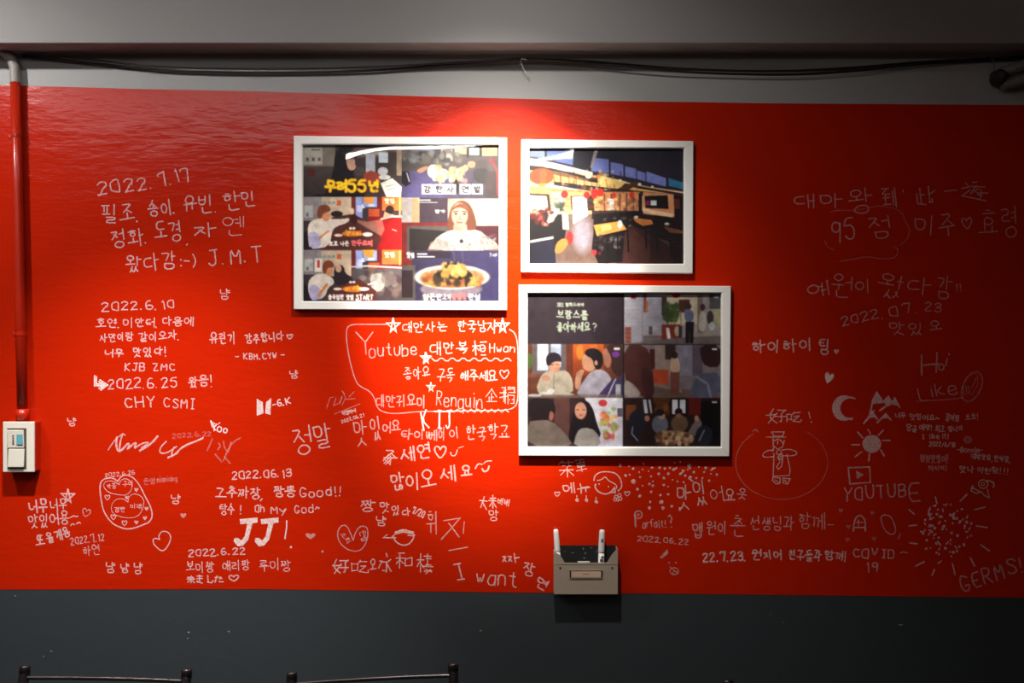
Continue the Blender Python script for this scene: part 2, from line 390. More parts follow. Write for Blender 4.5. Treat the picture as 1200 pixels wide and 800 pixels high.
class Marks:
    """beads of marker ink lying on the wall, collected into one mesh"""
    def __init__(self): self.v = []; self.f = []
    def stroke(self, pts, w=1.7):
        p = [Vector((x, y)) for x, y in pts]
        q = [p[0]]
        for a in p[1:]:
            if (a - q[-1]).length > .25: q.append(a)
        if len(q) == 1: return self.dot(p[0].x, p[0].y, w * .6)
        hw = w * .43; n0 = None
        ring = []
        ext = (q[0] - q[1]).normalized() * hw * .7; ext2 = (q[-1] - q[-2]).normalized() * hw * .7
        N = len(q)
        for i, a in enumerate(q):
            d0 = (q[i] - q[i - 1]).normalized() if i else (q[1] - q[0]).normalized()
            d1 = (q[i + 1] - q[i]).normalized() if i < N - 1 else d0
            d = d0 + d1
            if d.length < .3: d = d1
            d.normalize()
            n = Vector((-d.y, d.x)); c = max(.45, abs(n.dot(Vector((-d1.y, d1.x)))))
            ww = hw / c if 0 < i < N - 1 else hw
            ww *= 1 + .12 * math.sin(i * 1.7 + a.x)
            ring.append((a - n * ww, a, a + n * ww))
        ring = [tuple(r + ext for r in (q[0] - (ring[0][2] - ring[0][0]) * .25, q[0], q[0] + (ring[0][2] - ring[0][0]) * .25))] + ring + \
               [tuple(r + ext2 for r in (q[-1] - (ring[-1][2] - ring[-1][0]) * .25, q[-1], q[-1] + (ring[-1][2] - ring[-1][0]) * .25))]
        b = len(self.v)
        for i, (l, c, r) in enumerate(ring):
            top = .0011 if 0 < i < len(ring) - 1 else .0008
            self.v += [W(l.x, l.y) + Vector((0, -.0007, 0)), W(c.x, c.y) + Vector((0, -top, 0)), W(r.x, r.y) + Vector((0, -.0007, 0))]
        for i in range(len(ring) - 1):
            k = b + i * 3
            self.f += [(k, k + 1, k + 4, k + 3), (k + 1, k + 2, k + 5, k + 4)]
    def dot(self, x, y, r):
        b = len(self.v); n = 9
        self.v.append(W(x, y) + Vector((0, -.0012, 0)))
        for k in range(n):
            t = 2 * math.pi * k / n; q = r * rnd.uniform(.85, 1.15)
            self.v.append(W(x + math.cos(t) * q, y + math.sin(t) * q) + Vector((0, -.0007, 0)))
        self.f += [(b, b + 1 + k, b + 1 + (k + 1) % n) for k in range(n)]
    def fill(self, pts):
        """closed solid shape"""
        b = len(self.v)
        for x, y in pts: self.v.append(W(x, y) + Vector((0, -.0010, 0)))
        self.f.append(tuple(range(b, b + len(pts))))
    def text(self, t, x0, y0, x1, y1, h, w=1.7, jit=.03):
        for s in write(t, x0, y0, x1, y1, h, jit): self.stroke(s, w)
    def heart(self, x, y, w, h, lw=1.4, rot=0, filled=False):
        q = []
        for a, b in HEART:
            a = (a - .5) * w; b = (b - .5) * h
            q.append((x + a * math.cos(rot) - b * math.sin(rot), y + a * math.sin(rot) + b * math.cos(rot)))
        if filled: self.fill(q[:-1])
        else: self.stroke(smooth_line(q, 1), lw)
    def star(self, x, y, r, lw=1.3):
        for _ in range(2 if r > 5 else 1):
            o = rnd.uniform(-.6, .6)
            self.stroke([(x + (a - .5) * 2 * r + o, y + (b - .5) * 2 * r + o) for a, b in STAR], lw)
    def ring(self, x, y, rx, ry, lw=1.3, a0=0, a1=360, rot=0, n=22):
        q = []
        for k in range(n + 1):
            t = math.radians(a0 + (a1 - a0) * k / n); a = rx * math.cos(t); b = ry * math.sin(t)
            q.append((x + a * math.cos(rot) - b * math.sin(rot), y + a * math.sin(rot) + b * math.cos(rot)))
        self.stroke(q, lw)
    def make(self, name, inkk, label):
        o = mesh(name, self.v, self.f, INK[inkk], wall, label=label)
        bm = bmesh.new(); bm.from_mesh(o.data)
        for f in bm.faces:
            if f.normal.y > 0: f.normal_flip()
        bmesh.ops.triangulate(bm, faces=[f for f in bm.faces if len(f.verts) > 4])
        bm.to_mesh(o.data); bm.free()
        return o

def note(label, inkk, *lines, name='handwritten_note', w=1.7, jit=.03):
    m = Marks()
    for l in lines:
        t, x0, y0, x1, y1, h = l[:6]
        m.text(t, x0, y0, x1, y1, h, l[6] if len(l) > 6 else w, jit)
    return m.make(name, inkk, label)

note('four slanting lines dated 2022.7.17 with Korean names', 'n', ('2022.', 114, 222, 183, 213, 15, 1.9), ('7.17', 186, 211, 223, 203, 16, 1.9),
     ('필조.', 119, 252, 168, 247, 22, 1.9), ('송이.', 173, 246, 209, 241, 20, 1.9), ('유빈.', 214, 239, 258, 238, 20, 1.9), ('한민', 263, 237, 300, 233, 19, 1.9),
     ('정화.', 129, 280, 178, 275, 22, 1.9), ('도경', 181, 273, 212, 270, 22, 1.9), (',', 219, 282, 222, 282, 8), ('자', 225, 271, 252, 268, 17, 1.9), ('옌', 261, 266, 287, 263, 23, 1.4),
     ('왔다감', 147, 309, 207, 305, 20, 1.9), (':-)', 211, 306, 231, 305, 15, 1.8), ('J.M.T', 244, 303, 310, 297, 18, 2))
note('block of five small lines dated 2022.6.10', 'n', ('2022.6.10', 120, 360, 206, 356, 9.5), ('호연.미안터.다음에', 113, 379, 227, 376, 11, 1.6),
     ('사만이랑', 117, 396, 156, 394, 10, 1.6), ('같이오자.', 163, 395, 213, 392, 11, 1.6), ('너무', 123, 413, 145, 414, 9, 1.8), ('맛있다!', 155, 413, 197, 411, 11, 1.8), ('KJB', 147, 430, 171, 430, 8.5, 1.6), ('ZMC', 179, 430, 207, 430, 8.5, 1.6))
m = Marks()
for q in ([(111, 440), (111, 452), (122, 452)], [(113, 441), (113, 450), (123, 450)], [(117, 445), (126, 451), (118, 457)], [(116, 447), (123, 452), (116, 455)], [(119, 446), (119, 456)]): m.stroke(q, 2)
m.make('arrow_drawing', 'b', 'thick hooked arrow before the date 2022.6.25')
note('line dated 2022.6.25 with two sets of initials', 'n', ('2022.6.25', 127, 450, 209, 448, 11), ('왔음!', 221, 448, 250, 446, 13, 1.8), ('CHY', 146, 471, 184, 470, 12, 1.9), ('CSMI', 192, 473, 230, 473, 11, 1.6))
note('note recommending fried chicken with initials below', 'n', ('유린기', 246, 397, 276, 396, 14), ('강추합니다', 287, 397, 332, 394, 11), ('♡', 336, 394, 343, 394, 7), ('- KBM.CYW -', 276, 418, 335, 416, 7, 1.5))
for (t, x, y, h, l) in [('냠', 263, 345, 11, 'between the two topmost left notes'), ('냠', 344, 439, 10, 'beside the start of the looped note'), ('냠', 84, 494, 9, 'near the light switch'), ('냥', 206, 585, 11, 'above a tiny heart'), ('냠', 446, 610, 11, 'under the slanted line ending 7/20')]:
    note('single small syllable ' + l, 'n', (t, x - h * .55, y, x + h * .55, y, h, 1.6), name='handwritten_syllable')
m = Marks()
m.fill([(301, 467), (308, 471), (309, 484), (301, 487)]); m.fill([(318, 466), (312, 471), (311, 484), (317, 486)])
m.text('-6.K', 319, 474, 341, 469, 7, 1.7)
m.make('emblem_drawing', 'b', 'solid white emblem of two facing tall shapes with initials')
note('three bold lines saying very tasty', 'n', ('너무', 34, 594, 55, 592, 15, 2.2), ('너무', 58, 592, 79, 590, 14, 1.7), ('맛있어용', 34, 611, 81, 606, 15, 1.7), ('~', 83, 605, 95, 604, 5), ('또', 42, 634, 52, 633, 13, 2.3), ('올게용', 54, 630, 82, 623, 13, 2), ('^^', 83, 615, 96, 613, 5))
m = Marks(); m.star(80, 581, 8, 1.5); m.make('star_drawing', 'n', 'outlined star beside the bold lines near the switch')
m = Marks(); m.heart(101, 601, 10, 10, 1.3, .3); m.make('heart_drawing', 'm', 'small outlined heart beside the bold lines near the switch')
note('date 2022.7.12 with a name under it', 'm', ('2022.7.12', 83, 634, 123, 629, 8, 1.4), ('하연', 97, 646, 117, 643, 12, 1.4))
# big framed doodle with two hearts inside
m = Marks()
m.stroke(smooth_line([(138, 564), (133, 560), (125, 560), (119, 563), (117, 570), (118, 582), (121, 598), (127, 608), (134, 615), (147, 620), (157, 619), (167, 615), (175, 612), (179, 605), (177, 594), (170, 581), (163, 567), (156, 559), (148, 556), (142, 558), (138, 564)], 2), 1.9)
m.stroke(smooth_line([(140, 568), (132, 563), (123, 564), (121, 570), (127, 577), (140, 580), (149, 580), (155, 573), (154, 564), (147, 560), (141, 563), (140, 568)], 1), .9)
m.stroke(smooth_line([(150, 588), (144, 584), (135, 585), (130, 593), (132, 602), (146, 607), (161, 606), (168, 596), (169, 584), (160, 578), (152, 580), (150, 588)], 1), .9)
for x, y in ((126, 583), (133, 606), (146, 613)): m.heart(x, y, 6, 6, 1.3)
for x, y in ((160, 574), (149, 583), (172, 596), (160, 612), (170, 607)): m.heart(x, y, 5, 5, 1, 0, True)
m.text('까꿍', 125, 570, 136, 569, 6, .9); m.text('구미', 144, 567, 156, 566, 6, .9); m.text('경란', 134, 597, 147, 597, 6, .9); m.text('미래', 153, 593, 166, 593, 6, .9)
m.text('2022.6.26', 123, 557, 159, 553, 4.5, 1)
m.make('framed_hearts_drawing', 'n', 'rounded outline enclosing two hearts and small writing')
note('faint small note right of the rounded outline drawing', 'f', ('은영', 168, 564, 182, 563, 7, 1.3), ('miamiamg', 184, 562, 208, 560, 6, 1.2))
m = Marks(); m.heart(215, 604, 7, 6, 1, 0, True); m.make('heart_drawing', 'm', 'tiny filled heart under a single syllable')
m = Marks(); m.stroke(smooth_line([(187, 632), (186, 627), (190, 622), (197, 623), (201, 629), (198, 638), (191, 647), (182, 640), (179, 634), (181, 630), (187, 632)], 2), 1.6); m.make('heart_drawing', 'n', 'lopsided outlined heart above the date 2022.6.22')
note('three small syllables in a row near the band edge', 'n', ('냠', 124, 665, 135, 665, 12), ('냠', 141, 665, 151, 665, 12), ('냠', 156, 665, 167, 665, 13))
note('note dated 2022.06.13 praising noodles', 'n', ('2022.06.13', 272, 557, 343, 554, 8.5, 1.8), ('고추짜장,', 252, 577, 312, 577, 13, 1.8), ('짬뽕', 321, 576, 346, 575, 13, 1.9), ('Good!!', 352, 577, 401, 575, 10, 1.7),
     ('탕수', 258, 597, 275, 597, 12), ('!', 281, 597, 284, 597, 10), ('Oh', 299, 596, 311, 596, 8), ('My', 318, 597, 337, 597, 8), ('God~', 346, 597, 376, 595, 9, 1.5))
m = Marks()
for dx in (0, 24.5):
    m.fill([(281 + dx, 608), (302 + dx, 606), (302 + dx, 612), (296 + dx, 613), (291 + dx, 632), (285 + dx, 639), (279 + dx, 640), (274 + dx, 634), (275 + dx, 630), (279 + dx, 630), (283 + dx, 633), (287 + dx, 628), (290 + dx, 613), (282 + dx, 614)])
m.stroke([(336, 610), (336, 618), (334, 631)], 2); m.dot(341, 641, 1.5)
m.make('solid_initials_drawing', 'b', 'two large solid letters J with a tall exclamation mark')
m = Marks(); m.heart(364, 628, 12, 7, 1, 0, True); m.dot(378, 646, 1.5); m.make('heart_drawing', 'm', 'flat filled heart right of the two large letters')
note('note dated 2022.6.22 naming three friends', 'n', ('2022.6.22', 221, 648, 289, 645, 7.5, 1.7), ('보미짱', 218, 664, 251, 663, 13, 1.5), ('애리짱', 260, 663, 293, 662, 12, 1.5), ('루미짱', 304, 663, 341, 662, 13, 1.4), ('来ました', 219, 679, 262, 679, 9, 1.8), ('♡', 268, 678, 280, 677, 9, 1.8))
m = Marks(); m.text('Yoo', 249, 500, 268, 503, 8, 1.7); m.stroke([(247, 493), (249, 500), (253, 504)], 1.8); m.stroke(smooth_line([(248, 494), (254, 498), (258, 495)]), 1.2); m.make('handwritten_name', 'b', 'small bold word Yoo')
m = Marks()
for q, w_ in (([(127, 527), (132, 519), (138, 512), (145, 508), (147, 510)], 1.4), ([(137, 512), (136, 522), (139, 530), (145, 525)], 2.6), ([(144, 508), (141, 517), (140, 528)], 2), ([(144, 526), (150, 519), (152, 521), (149, 527), (155, 521), (160, 518), (158, 524)], 2.4), ([(158, 525), (167, 519), (176, 518), (166, 525)], 2), ([(164, 528), (176, 521), (185, 511)], 2.6)): m.stroke(smooth_line(q), w_)
for q, w_ in (([(195, 517), (188, 524), (187, 531), (196, 531), (207, 523)], 1.8), ([(197, 536), (205, 533), (214, 523), (232, 516), (238, 513)], 2.6), ([(204, 524), (200, 535), (208, 531)], 1.8)): m.stroke(smooth_line(q), w_)
m.make('signature', 'n', 'sweeping two part signature')
m = Marks()
for q in ([(249, 514), (243, 528)], [(256, 519), (259, 522), (255, 527)], [(262, 517), (263, 525), (268, 530)], [(282, 513), (274, 517), (267, 527), (262, 540)], [(271, 518), (268, 528)], [(252, 532), (260, 541)], [(263, 535), (270, 543)]): m.stroke(smooth_line(q), 1.8)
m.make('signature', 'f', 'faint scratched signature under the word Yoo')
note('faint tiny date over the sweeping signature', 'h', ('2022.6.22', 202, 511, 249, 508, 5, 1.6))
note('two large syllables meaning really', 'n', ('정말', 345, 517, 388, 511, 30, 2))
note('word meaning tasty written large then small', 'm', ('맛', 415, 509, 430, 507, 27, 1.9), ('있', 434, 503, 446, 502, 26, 1.9), ('어요', 448, 500, 469, 499, 13, 1.8))
note('faint line about a Korean school in Taipei', 'm', ('타이뻬', 470, 509, 512, 510, 12, 1.8), ('이', 514, 508, 521, 508, 14, 1.5), ('이', 526, 508, 538, 507, 14, 1.5), ('한국학교', 546, 507, 597, 506, 17, 1.7))
m = Marks()
for q in ([(383, 478), (387, 466), (391, 465)], [(391, 475), (394, 466)], [(391, 475), (398, 472), (401, 464), (398, 473)], [(401, 475), (405, 466), (401, 458), (404, 462)], [(405, 468), (416, 467)], [(409, 465), (415, 459)], [(392, 485), (422, 473)]): m.stroke(q, 1.4)
m.make('signature', 'f', 'faint signature left of the looped note')
note('tiny note dated under the faint signature', 'n', ('미영하서', 401, 484, 417, 481, 5, 1.3), ('2022.06.21', 400, 494, 427, 486, 3.5, 1.1))
m = Marks()
m.text('주', 449, 535, 467, 535, 21, 1.8); m.text('세', 469, 533, 486, 531, 17, 2.4); m.text('연', 489, 530, 505, 528, 19, 2.2); m.heart(516, 530, 14, 15, 2)
for q in ([(449, 540), (456, 532)], [(450, 543), (458, 534)], [(452, 544), (459, 537)], [(450, 537), (456, 543)]): m.stroke(q, 1.5)
m.text('많이오', 458, 566, 509, 560, 20, 2.2); m.text('세', 514, 556, 534, 553, 19, 2.4); m.text('요', 540, 552, 552, 551, 13, 2.2)
m.stroke(smooth_line([(557, 549), (560, 543), (565, 544)]), 1.9); m.stroke(smooth_line([(565, 549), (567, 553), (572, 551), (573, 546)]), 2.2); m.stroke(smooth_line([(567, 543), (570, 540), (576, 540)]), 1.6)
m.stroke(smooth_line([(528, 530), (529, 534), (534, 534), (536, 527)]), 1.5); m.stroke([(537, 525), (543, 523)], 1)
m.make('handwritten_note', 'n', 'two bold lines inviting people to come, with heart and smile')
m = Marks(); m.text('K', 495, 492, 503, 491, 20, 2); m.text('I', 512, 491, 519, 491, 20, 2.2); m.text('J', 522, 491, 530, 491, 20, 2); m.stroke([(509, 482), (530, 482)], 2); m.make('handwritten_name', 'b', 'three tall letters K I J hanging from the loop')
# the large looped note
m = Marks()
m.stroke(smooth_line([(453, 380), (430, 380), (412, 380), (406, 384), (406, 400), (410, 424), (417, 448), (424, 454), (433, 458), (439, 466), (442, 478), (449, 483), (463, 485), (490, 482), (520, 482), (560, 481), (590, 481), (603, 478), (607, 470), (607, 440), (607, 405), (604, 390), (597, 386)], 2), 1.5)
m.stroke([(506 + i * 3.2, 421 + (1.7 if i % 4 in (1, 2) else -1.2)) for i in range(30)], 1.6)
m.stroke([(528 + i * 4, 481 + (1.8 if i % 2 else -1.4)) for i in range(18)], 1.8)
m.make('loop_line_drawing', 'm', 'long line looping round the lines about a channel')
m = Marks()
m.text('대만사는', 471, 384, 524, 383, 12, 1.6); m.text('한국남자', 536, 382, 582, 383, 14, 1.6)
m.stroke([(417, 389), (427, 400)], 1.6); m.stroke([(437, 389), (428, 401), (429, 415)], 1.6); m.text('outube', 433, 410, 490, 409, 14, 1.6)
m.text('대만복', 503, 408, 549, 408, 15, 1.7); m.text('桓', 554, 409, 571, 409, 16, 1.7); m.text('Hwan', 574, 408, 605, 408, 9, 1.4)
m.text('좋아요', 473, 438, 504, 437, 15, 1.4); m.text('구독', 513, 438, 532, 440, 15, 1.5); m.text('해주세요', 539, 440, 582, 440, 12, 1.9); m.heart(591, 439, 11, 11, 1.5)
m.text('대만귀요미', 440, 470, 499, 470, 15, 1.6); m.text('Renquin', 512, 468, 566, 470, 16, 1.4)
m.text('企', 569, 464, 583, 464, 17, 1.3); m.text('鵝', 586, 463, 604, 463, 19, 1.3)
m.make('handwritten_note', 'm', 'looped four line note starting with the word Youtube')
for x, y, r, l in ((461, 381, 8, 'at the upper left of the looped note'), (589, 381, 8, 'at the upper right of the looped note'), (499, 419, 6, 'starting the wavy underline'), (505, 453, 5, 'above the word Renquin')):
    m = Marks(); m.star(x, y, r, 1.7); m.make('star_drawing', 'n', 'star ' + l)
note('slanting short line ending in the date 7/20', 'n', ('짱', 423, 593, 440, 593, 13, 1.7), ('맛', 444, 595, 457, 594, 13, 1.6), ('있', 458, 598, 469, 598, 11, 1.6), ('다', 470, 600, 481, 599, 10, 1.8), ('7/20', 484, 597, 498, 603, 8, 1.6))
note('large worn syllable beside the date 7/20', 'm', ('휘', 500, 611, 514, 611, 27, 1.7))
m = Marks(); m.stroke([(520, 610), (539, 607), (528, 620), (517, 632)], 1.8); m.stroke([(526, 613), (538, 629)], 2); m.stroke([(544, 611), (543, 625)], 1.4); m.stroke([(526, 645), (548, 641)], 1.9); m.make('handwritten_syllable', 'm', 'large angular syllable with a dash below')
m = Marks(); m.stroke(smooth_line([(414, 633), (411, 625), (406, 615), (399, 616), (395, 625), (398, 636), (406, 643), (411, 645), (419, 646), (426, 642), (431, 631), (431, 619), (427, 616), (421, 617), (416, 625), (414, 633)], 1), 1.5); m.text('소희', 401, 624, 409, 636, 6, 1.1); m.text('은별', 423, 622, 428, 634, 7, 1.1); m.make('heart_drawing', 'm', 'outlined split heart with tiny names inside')
m = Marks(); m.stroke(smooth_line([(460, 628), (464, 635), (471, 639), (479, 638), (484, 632), (485, 628)], 2), 1.9); m.stroke(smooth_line([(460, 629), (466, 622), (474, 620), (482, 624), (487, 628), (478, 627)], 1), 1.6); m.stroke([(449, 630), (458, 630), (464, 630)], 1.7); m.stroke([(450, 629), (454, 626)], 1.2)
for k in range(4): m.stroke([(463, 623 + k), (473, 620.5 + k), (485, 623 + k)], 1.2)
m.make('bowl_drawing', 'n', 'doodle of a full noodle bowl on a plate')
note('line of large Chinese characters above the band edge', 'n', ('好', 390, 662, 408, 663, 15, 1.9), ('吃', 413, 663, 431, 663, 14, 1.4), ('오', 433, 662, 441, 662, 15, 1.6), ('永', 444, 660, 461, 660, 21, 1.7), ('和', 465, 658, 485, 658, 17, 1.7), ('樓', 488, 661, 509, 661, 23, 1.6))
note('large words I want', 'n', ('I', 529, 670, 548, 669, 18, 1.9), ('want', 559, 675, 608, 679, 16, 1.7))
note('three syllables naming noodles stepping downward', 'n', ('짜', 588, 655, 609, 655, 11, 1.9), ('장', 613, 666, 626, 668, 15, 1.7), ('면', 629, 681, 641, 688, 11, 2))
note('Chinese characters over a single syllable', 'n', ('太来', 562, 589, 582, 589, 15, 1.5), ('배배', 583, 587, 597, 589, 8, 1.3), ('망', 572, 604, 585, 604, 13, 1.5))
note('word for menu written in Chinese and Korean', 'n', ('菜', 656, 549, 672, 549, 18, 1.4), ('單', 675, 548, 687, 546, 14, 1.4), ('메뉴', 659, 573, 692, 570, 13, 1.8))
m = Marks()
m.stroke(smooth_line([(696, 563), (697, 557), (703, 553), (712, 552.5), (721, 554), (727, 560), (729, 569), (727, 573), (724, 575)], 2), 1.7)
m.stroke(smooth_line([(700, 563), (705, 562), (709, 558), (713, 563), (719, 566), (723, 569), (722, 573), (718, 573)], 1), 1.5)
m.stroke(smooth_line([(698, 567), (697, 571), (701, 576), (708, 579), (714, 578), (718, 574)], 1), 1.9); m.stroke([(717, 576), (720, 571), (721, 577), (715, 577)], 1.8); m.dot(702, 567, .8); m.dot(713, 570, .9)
for x, y in ((722, 582), (726, 580), (724, 585), (721, 585), (727, 584)): m.ring(x, y, 2, 2, 1.2, n=8)
m.make('face_drawing', 'n', 'doodle of a round face with wavy fringe and a flower')
for x, y, l in ((653, 579, 'before the word for menu'), (735, 578.5, 'beside the round face doodle')):
    m = Marks(); m.heart(x, y, 6.5, 5.5, 1.3); m.make('heart_drawing', 'n', 'tiny heart ' + l)
for x, y, l in ((676, 584, 'first from the tiny heart'), (687, 584, 'middle one of three'), (698.5, 586, 'beneath the round face doodle')):
    m = Marks(); m.stroke([(x, y - 3.5), (x, y + 2)], 1.3); m.dot(x + .3, y + 2, 2.1); m.make('arrow_drawing', 'n', 'tiny down arrow under the menu word, ' + l)
m = Marks()
pts = [(727, 545, 2), (737, 546, 1), (742, 549, 1.6), (749, 553, 1), (753, 550, 1), (754, 543, 1.2), (764, 548, 1.5), (760, 552, .9), (773, 548, 1.6), (779, 549, 1.6), (785, 548, 1.2), (791, 542, 1), (797, 541, 1), (789, 550, 1.5), (733, 557, 1.8), (738, 556, 1.1), (750, 559, 1.3), (763, 558, 1.2), (772, 555, 1.7), (783, 555, 1.8), (765, 564, 1), (778, 560, 1.6), (742, 564, 2.8), (753, 569, 1), (761, 567, 1.6), (765, 569, 1.6), (747, 573, 1.7), (763, 576, 1.6), (778, 568, 1.7), (783, 570, 1), (750, 581, 1.8), (774, 580, 1.5), (783, 579, 1.5), (762, 588, 1.4), (775, 588, 2.5), (761, 595, 1.9), (777, 595, 2), (787, 593, 1.8), (797, 596, 1.9), (794, 564, 1.3), (788, 562, 1.1), (801, 565, 1.3), (797, 555, 1.5), (803, 557, 1.6), (809, 559, 1.9), (813, 553, 1.7), (808, 545, 1.8), (806, 550, 1.2), (819, 547, 1), (825, 553, 1.2), (827, 548, 1.7), (835, 549, 1.4), (840, 556, 1.5), (816, 560, 1.3), (823, 560, 1.2), (833, 555, 1), (831, 563, 1.5), (800, 551, 1.2), (790, 549, 1)]
for x, y, r in pts: m.dot(x, y, r)
for q in ([(789, 551), (793, 548)], [(797, 556), (802, 551)], [(806, 545), (809, 549)], [(833, 551), (838, 548)], [(807, 560), (812, 564)]): m.stroke(q, 2.2)
m.make('dot_cluster_drawing', 'n', 'scatter of marker dots under the lowest framed print')
note('word meaning tasty after the scatter of dots', 'n', ('맛', 792, 580, 809, 580, 27, 2), ('있', 812, 579, 829, 576, 29, 1.8), ('어', 833, 580, 847, 578, 16, 1.3), ('요', 849, 580, 861, 580, 15, 1.7), ('옷', 864, 578, 876, 580, 13, 1.3))
m = Marks(); m.stroke([(744, 602), (745, 617)], 2.4); m.ring(748, 603, 4.4, 4.5, 1.6); m.stroke([(746, 603), (750, 603)], 1); m.stroke([(748, 601), (748, 606)], 1); m.text('arfait!', 753, 614, 781, 613, 8, 1.3); m.text('?', 784, 610, 789, 609, 16, 1.5); m.text('2022.06.22', 747, 631, 808, 635, 6, 1.3); m.make('handwritten_note', 'm', 'word Parfait over the date 2022.06.22')
note('line ending in a long dash, above the line dated 22.7.23', 'm', ('맵', 811, 622, 824, 622, 18, 2), ('원이', 828, 619, 852, 618, 16, 1.6), ('촌', 856, 617, 873, 617, 24, 1.6), ('선생님과', 879, 613, 930, 612, 16, 1.6), ('함께', 936, 610, 966, 611, 18, 1.5), ('-', 970, 615, 979, 615, 5, 1.3))
note('bold single line dated 22.7.23', 'n', ('22.7.23.', 824, 653, 876, 651, 10, 2.2), ('원지머', 882, 651, 917, 649, 12, 2), ('친구들과', 924, 650, 962, 651, 12, 2), ('함께', 966, 650, 990, 651, 11, 1.8))
m = Marks(); m.fill([(782, 643), (773, 653), (776, 654), (783, 648)]); m.make('triangle_drawing', 'm', 'small filled wedge below the date 2022.06.22')
m = Marks(); m.ring(790, 669, 5, 4, 1.3); m.stroke([(785, 664), (795, 672)], 1.2); m.dot(784, 659, 1); m.dot(792, 659, 1); m.ring(791, 671, 2.5, 2, 1); m.make('face_drawing', 'm', 'tiny scribbled face below the small wedge')
note('five spaced syllables naming a team', 'n', ('하이하이', 880, 406, 952, 404, 15, 2), ('팀', 959, 405, 973, 405, 18, 2), name='handwritten_note')
for x, y, w_, h_, r, l, ik in ((980, 412, 6, 6, 0, 'after the team name', 'n'), (971, 443, 11, 13, .3, 'above the crescent moon', 'b')):
    m = Marks(); m.heart(x, y, w_, h_, 1, r, True); m.make('heart_drawing', ik, 'filled heart ' + l)
m = Marks(); n = 14
out = [(989 + 14 * math.cos(math.radians(a)), 478 + 15 * math.sin(math.radians(a))) for a in [-62 - 236 * k / n for k in range(n + 1)]]
inn = [(996 + 11.5 * math.cos(math.radians(a)), 478 + 11.5 * math.sin(math.radians(a))) for a in [-70 - 220 * k / n for k in range(n + 1)]]
for k in range(n):
    m.fill([out[k], out[k + 1], inn[k + 1], inn[k]])
m.stroke([(996, 465), (1002, 467)], 2); m.stroke([(995, 491), (999, 491)], 2)
m.make('moon_drawing', 'n', 'filled crescent moon')
m = Marks()
m.fill([(1027, 458), (1033, 466), (1036, 472), (1023, 473), (1022, 468)]); m.fill([(1041, 463), (1047, 473), (1040, 476), (1034, 470)]); m.fill([(1049, 465), (1051, 475), (1043, 473)])
for q in ([(1023, 468), (1019, 488), (1012, 496)], [(1022, 482), (1028, 491)], [(1046, 470), (1031, 481)], [(1048, 466), (1054, 477)], [(1028, 495), (1038, 485), (1044, 492)], [(1018, 490), (1024, 481)]): m.stroke(q, 2.4)
m.fill([(1022, 481), (1016, 489), (1027, 489)]); m.fill([(1038, 484), (1031, 491), (1042, 489)])
m.make('mountain_drawing', 'n', 'snow capped mountain peaks')
note('two Chinese characters with exclamation mark above the hat man', 'n', ('好', 898, 488, 921, 487, 17, 1.5), ('吃', 921, 489, 940, 488, 13, 1.5), ('!', 948, 489, 952, 488, 12, 1.6))
m = Marks()
m.ring(1021.5, 520, 10, 9.5, 2); m.fill([(1021.5 + 10 * math.cos(t) * (1.05 if k % 2 else .95), 520 + 9.5 * math.sin(t)) for k, t in enumerate([2 * math.pi * k / 16 for k in range(16)])])
for q in ([(1005, 506), (1011, 513)], [(1017, 503), (1020, 508)], [(1035, 504), (1029, 510)], [(1034, 516), (1043, 516)], [(1032, 527), (1036, 534)], [(1019, 531), (1018, 540)], [(1010, 529), (1002, 535)], [(998, 521), (1007, 521)]): m.stroke(q, 1.9)
m.make('sun_drawing', 'n', 'filled sun with eight rays')
m = Marks(); m.stroke([(994, 548), (1019, 547), (1020, 565), (996, 567), (994, 548)], 1.9); m.fill([(1003, 551), (1012, 556), (1004, 561)]); m.make('play_button_drawing', 'm', 'rectangle with a play triangle')
note('large capitals YOUTUBE', 'm', ('YOUTUB', 989, 579, 1064, 574, 15, 1.8), ('E', 1066, 577, 1081, 576, 20, 1.8))
# man with hat inside a faint circle
m = Marks()
for q in ([(904, 506), (919, 506), (917, 511), (907, 511), (904, 506)], [(898, 512), (921, 512)], [(906, 513), (906, 522), (911, 526), (917, 524), (919, 516)], [(906, 517), (912, 514), (911, 520)], [(914, 515), (918, 520)], [(907, 523), (905, 529)], [(907, 531), (906, 558), (925, 557), (926, 550), (922, 532)], [(911, 535), (914, 541), (910, 547), (912, 550), (916, 546), (917, 538), (914, 534)], [(906, 560), (905, 563), (910, 567), (914, 566), (914, 560), (906, 559)], [(917, 560), (918, 566), (923, 567), (926, 561), (918, 560)], [(908, 562), (912, 565)], [(919, 562), (922, 565)]): m.stroke(q, 1.3)
m.stroke(smooth_line([(906, 535), (896, 536), (893, 533), (898, 528), (907, 527)], 1), 1.3); m.stroke(smooth_line([(917, 527), (926, 526), (935, 530), (931, 534), (916, 534)], 1), 1.3)
m.ring(913, 530, 3, 3, 1.2); m.ring(915, 535, 2.5, 3.5, 1.2)
m.make('figure_drawing', 'n', 'doodle of a little man with hat and arms out')
m = Marks(); m.ring(916, 542, 54, 43, 1.2, 122, 232, n=30); m.stroke([(882, 505), (886, 503), (888, 506)], 1.8); m.ring(916, 542, 54, 43, .8, -58, 122, n=30); m.make('circle_drawing', 'f', 'faint large circle round the little man')
note('line of large Korean and Chinese words near the red band top', 'm', ('대마', 929, 236, 987, 234, 17, 1.6), ('왕', 995, 236, 1022, 233, 27, 1.5), ('到', 1034, 231, 1050, 229, 23, 1.5), ("'", 1057, 228, 1060, 228, 15, 1.2), ('此', 1075, 230, 1096, 228, 19, 1.5), ('一', 1106, 225, 1122, 224, 14, 1.5), ('遊', 1127, 226, 1157, 226, 23, 1.4))
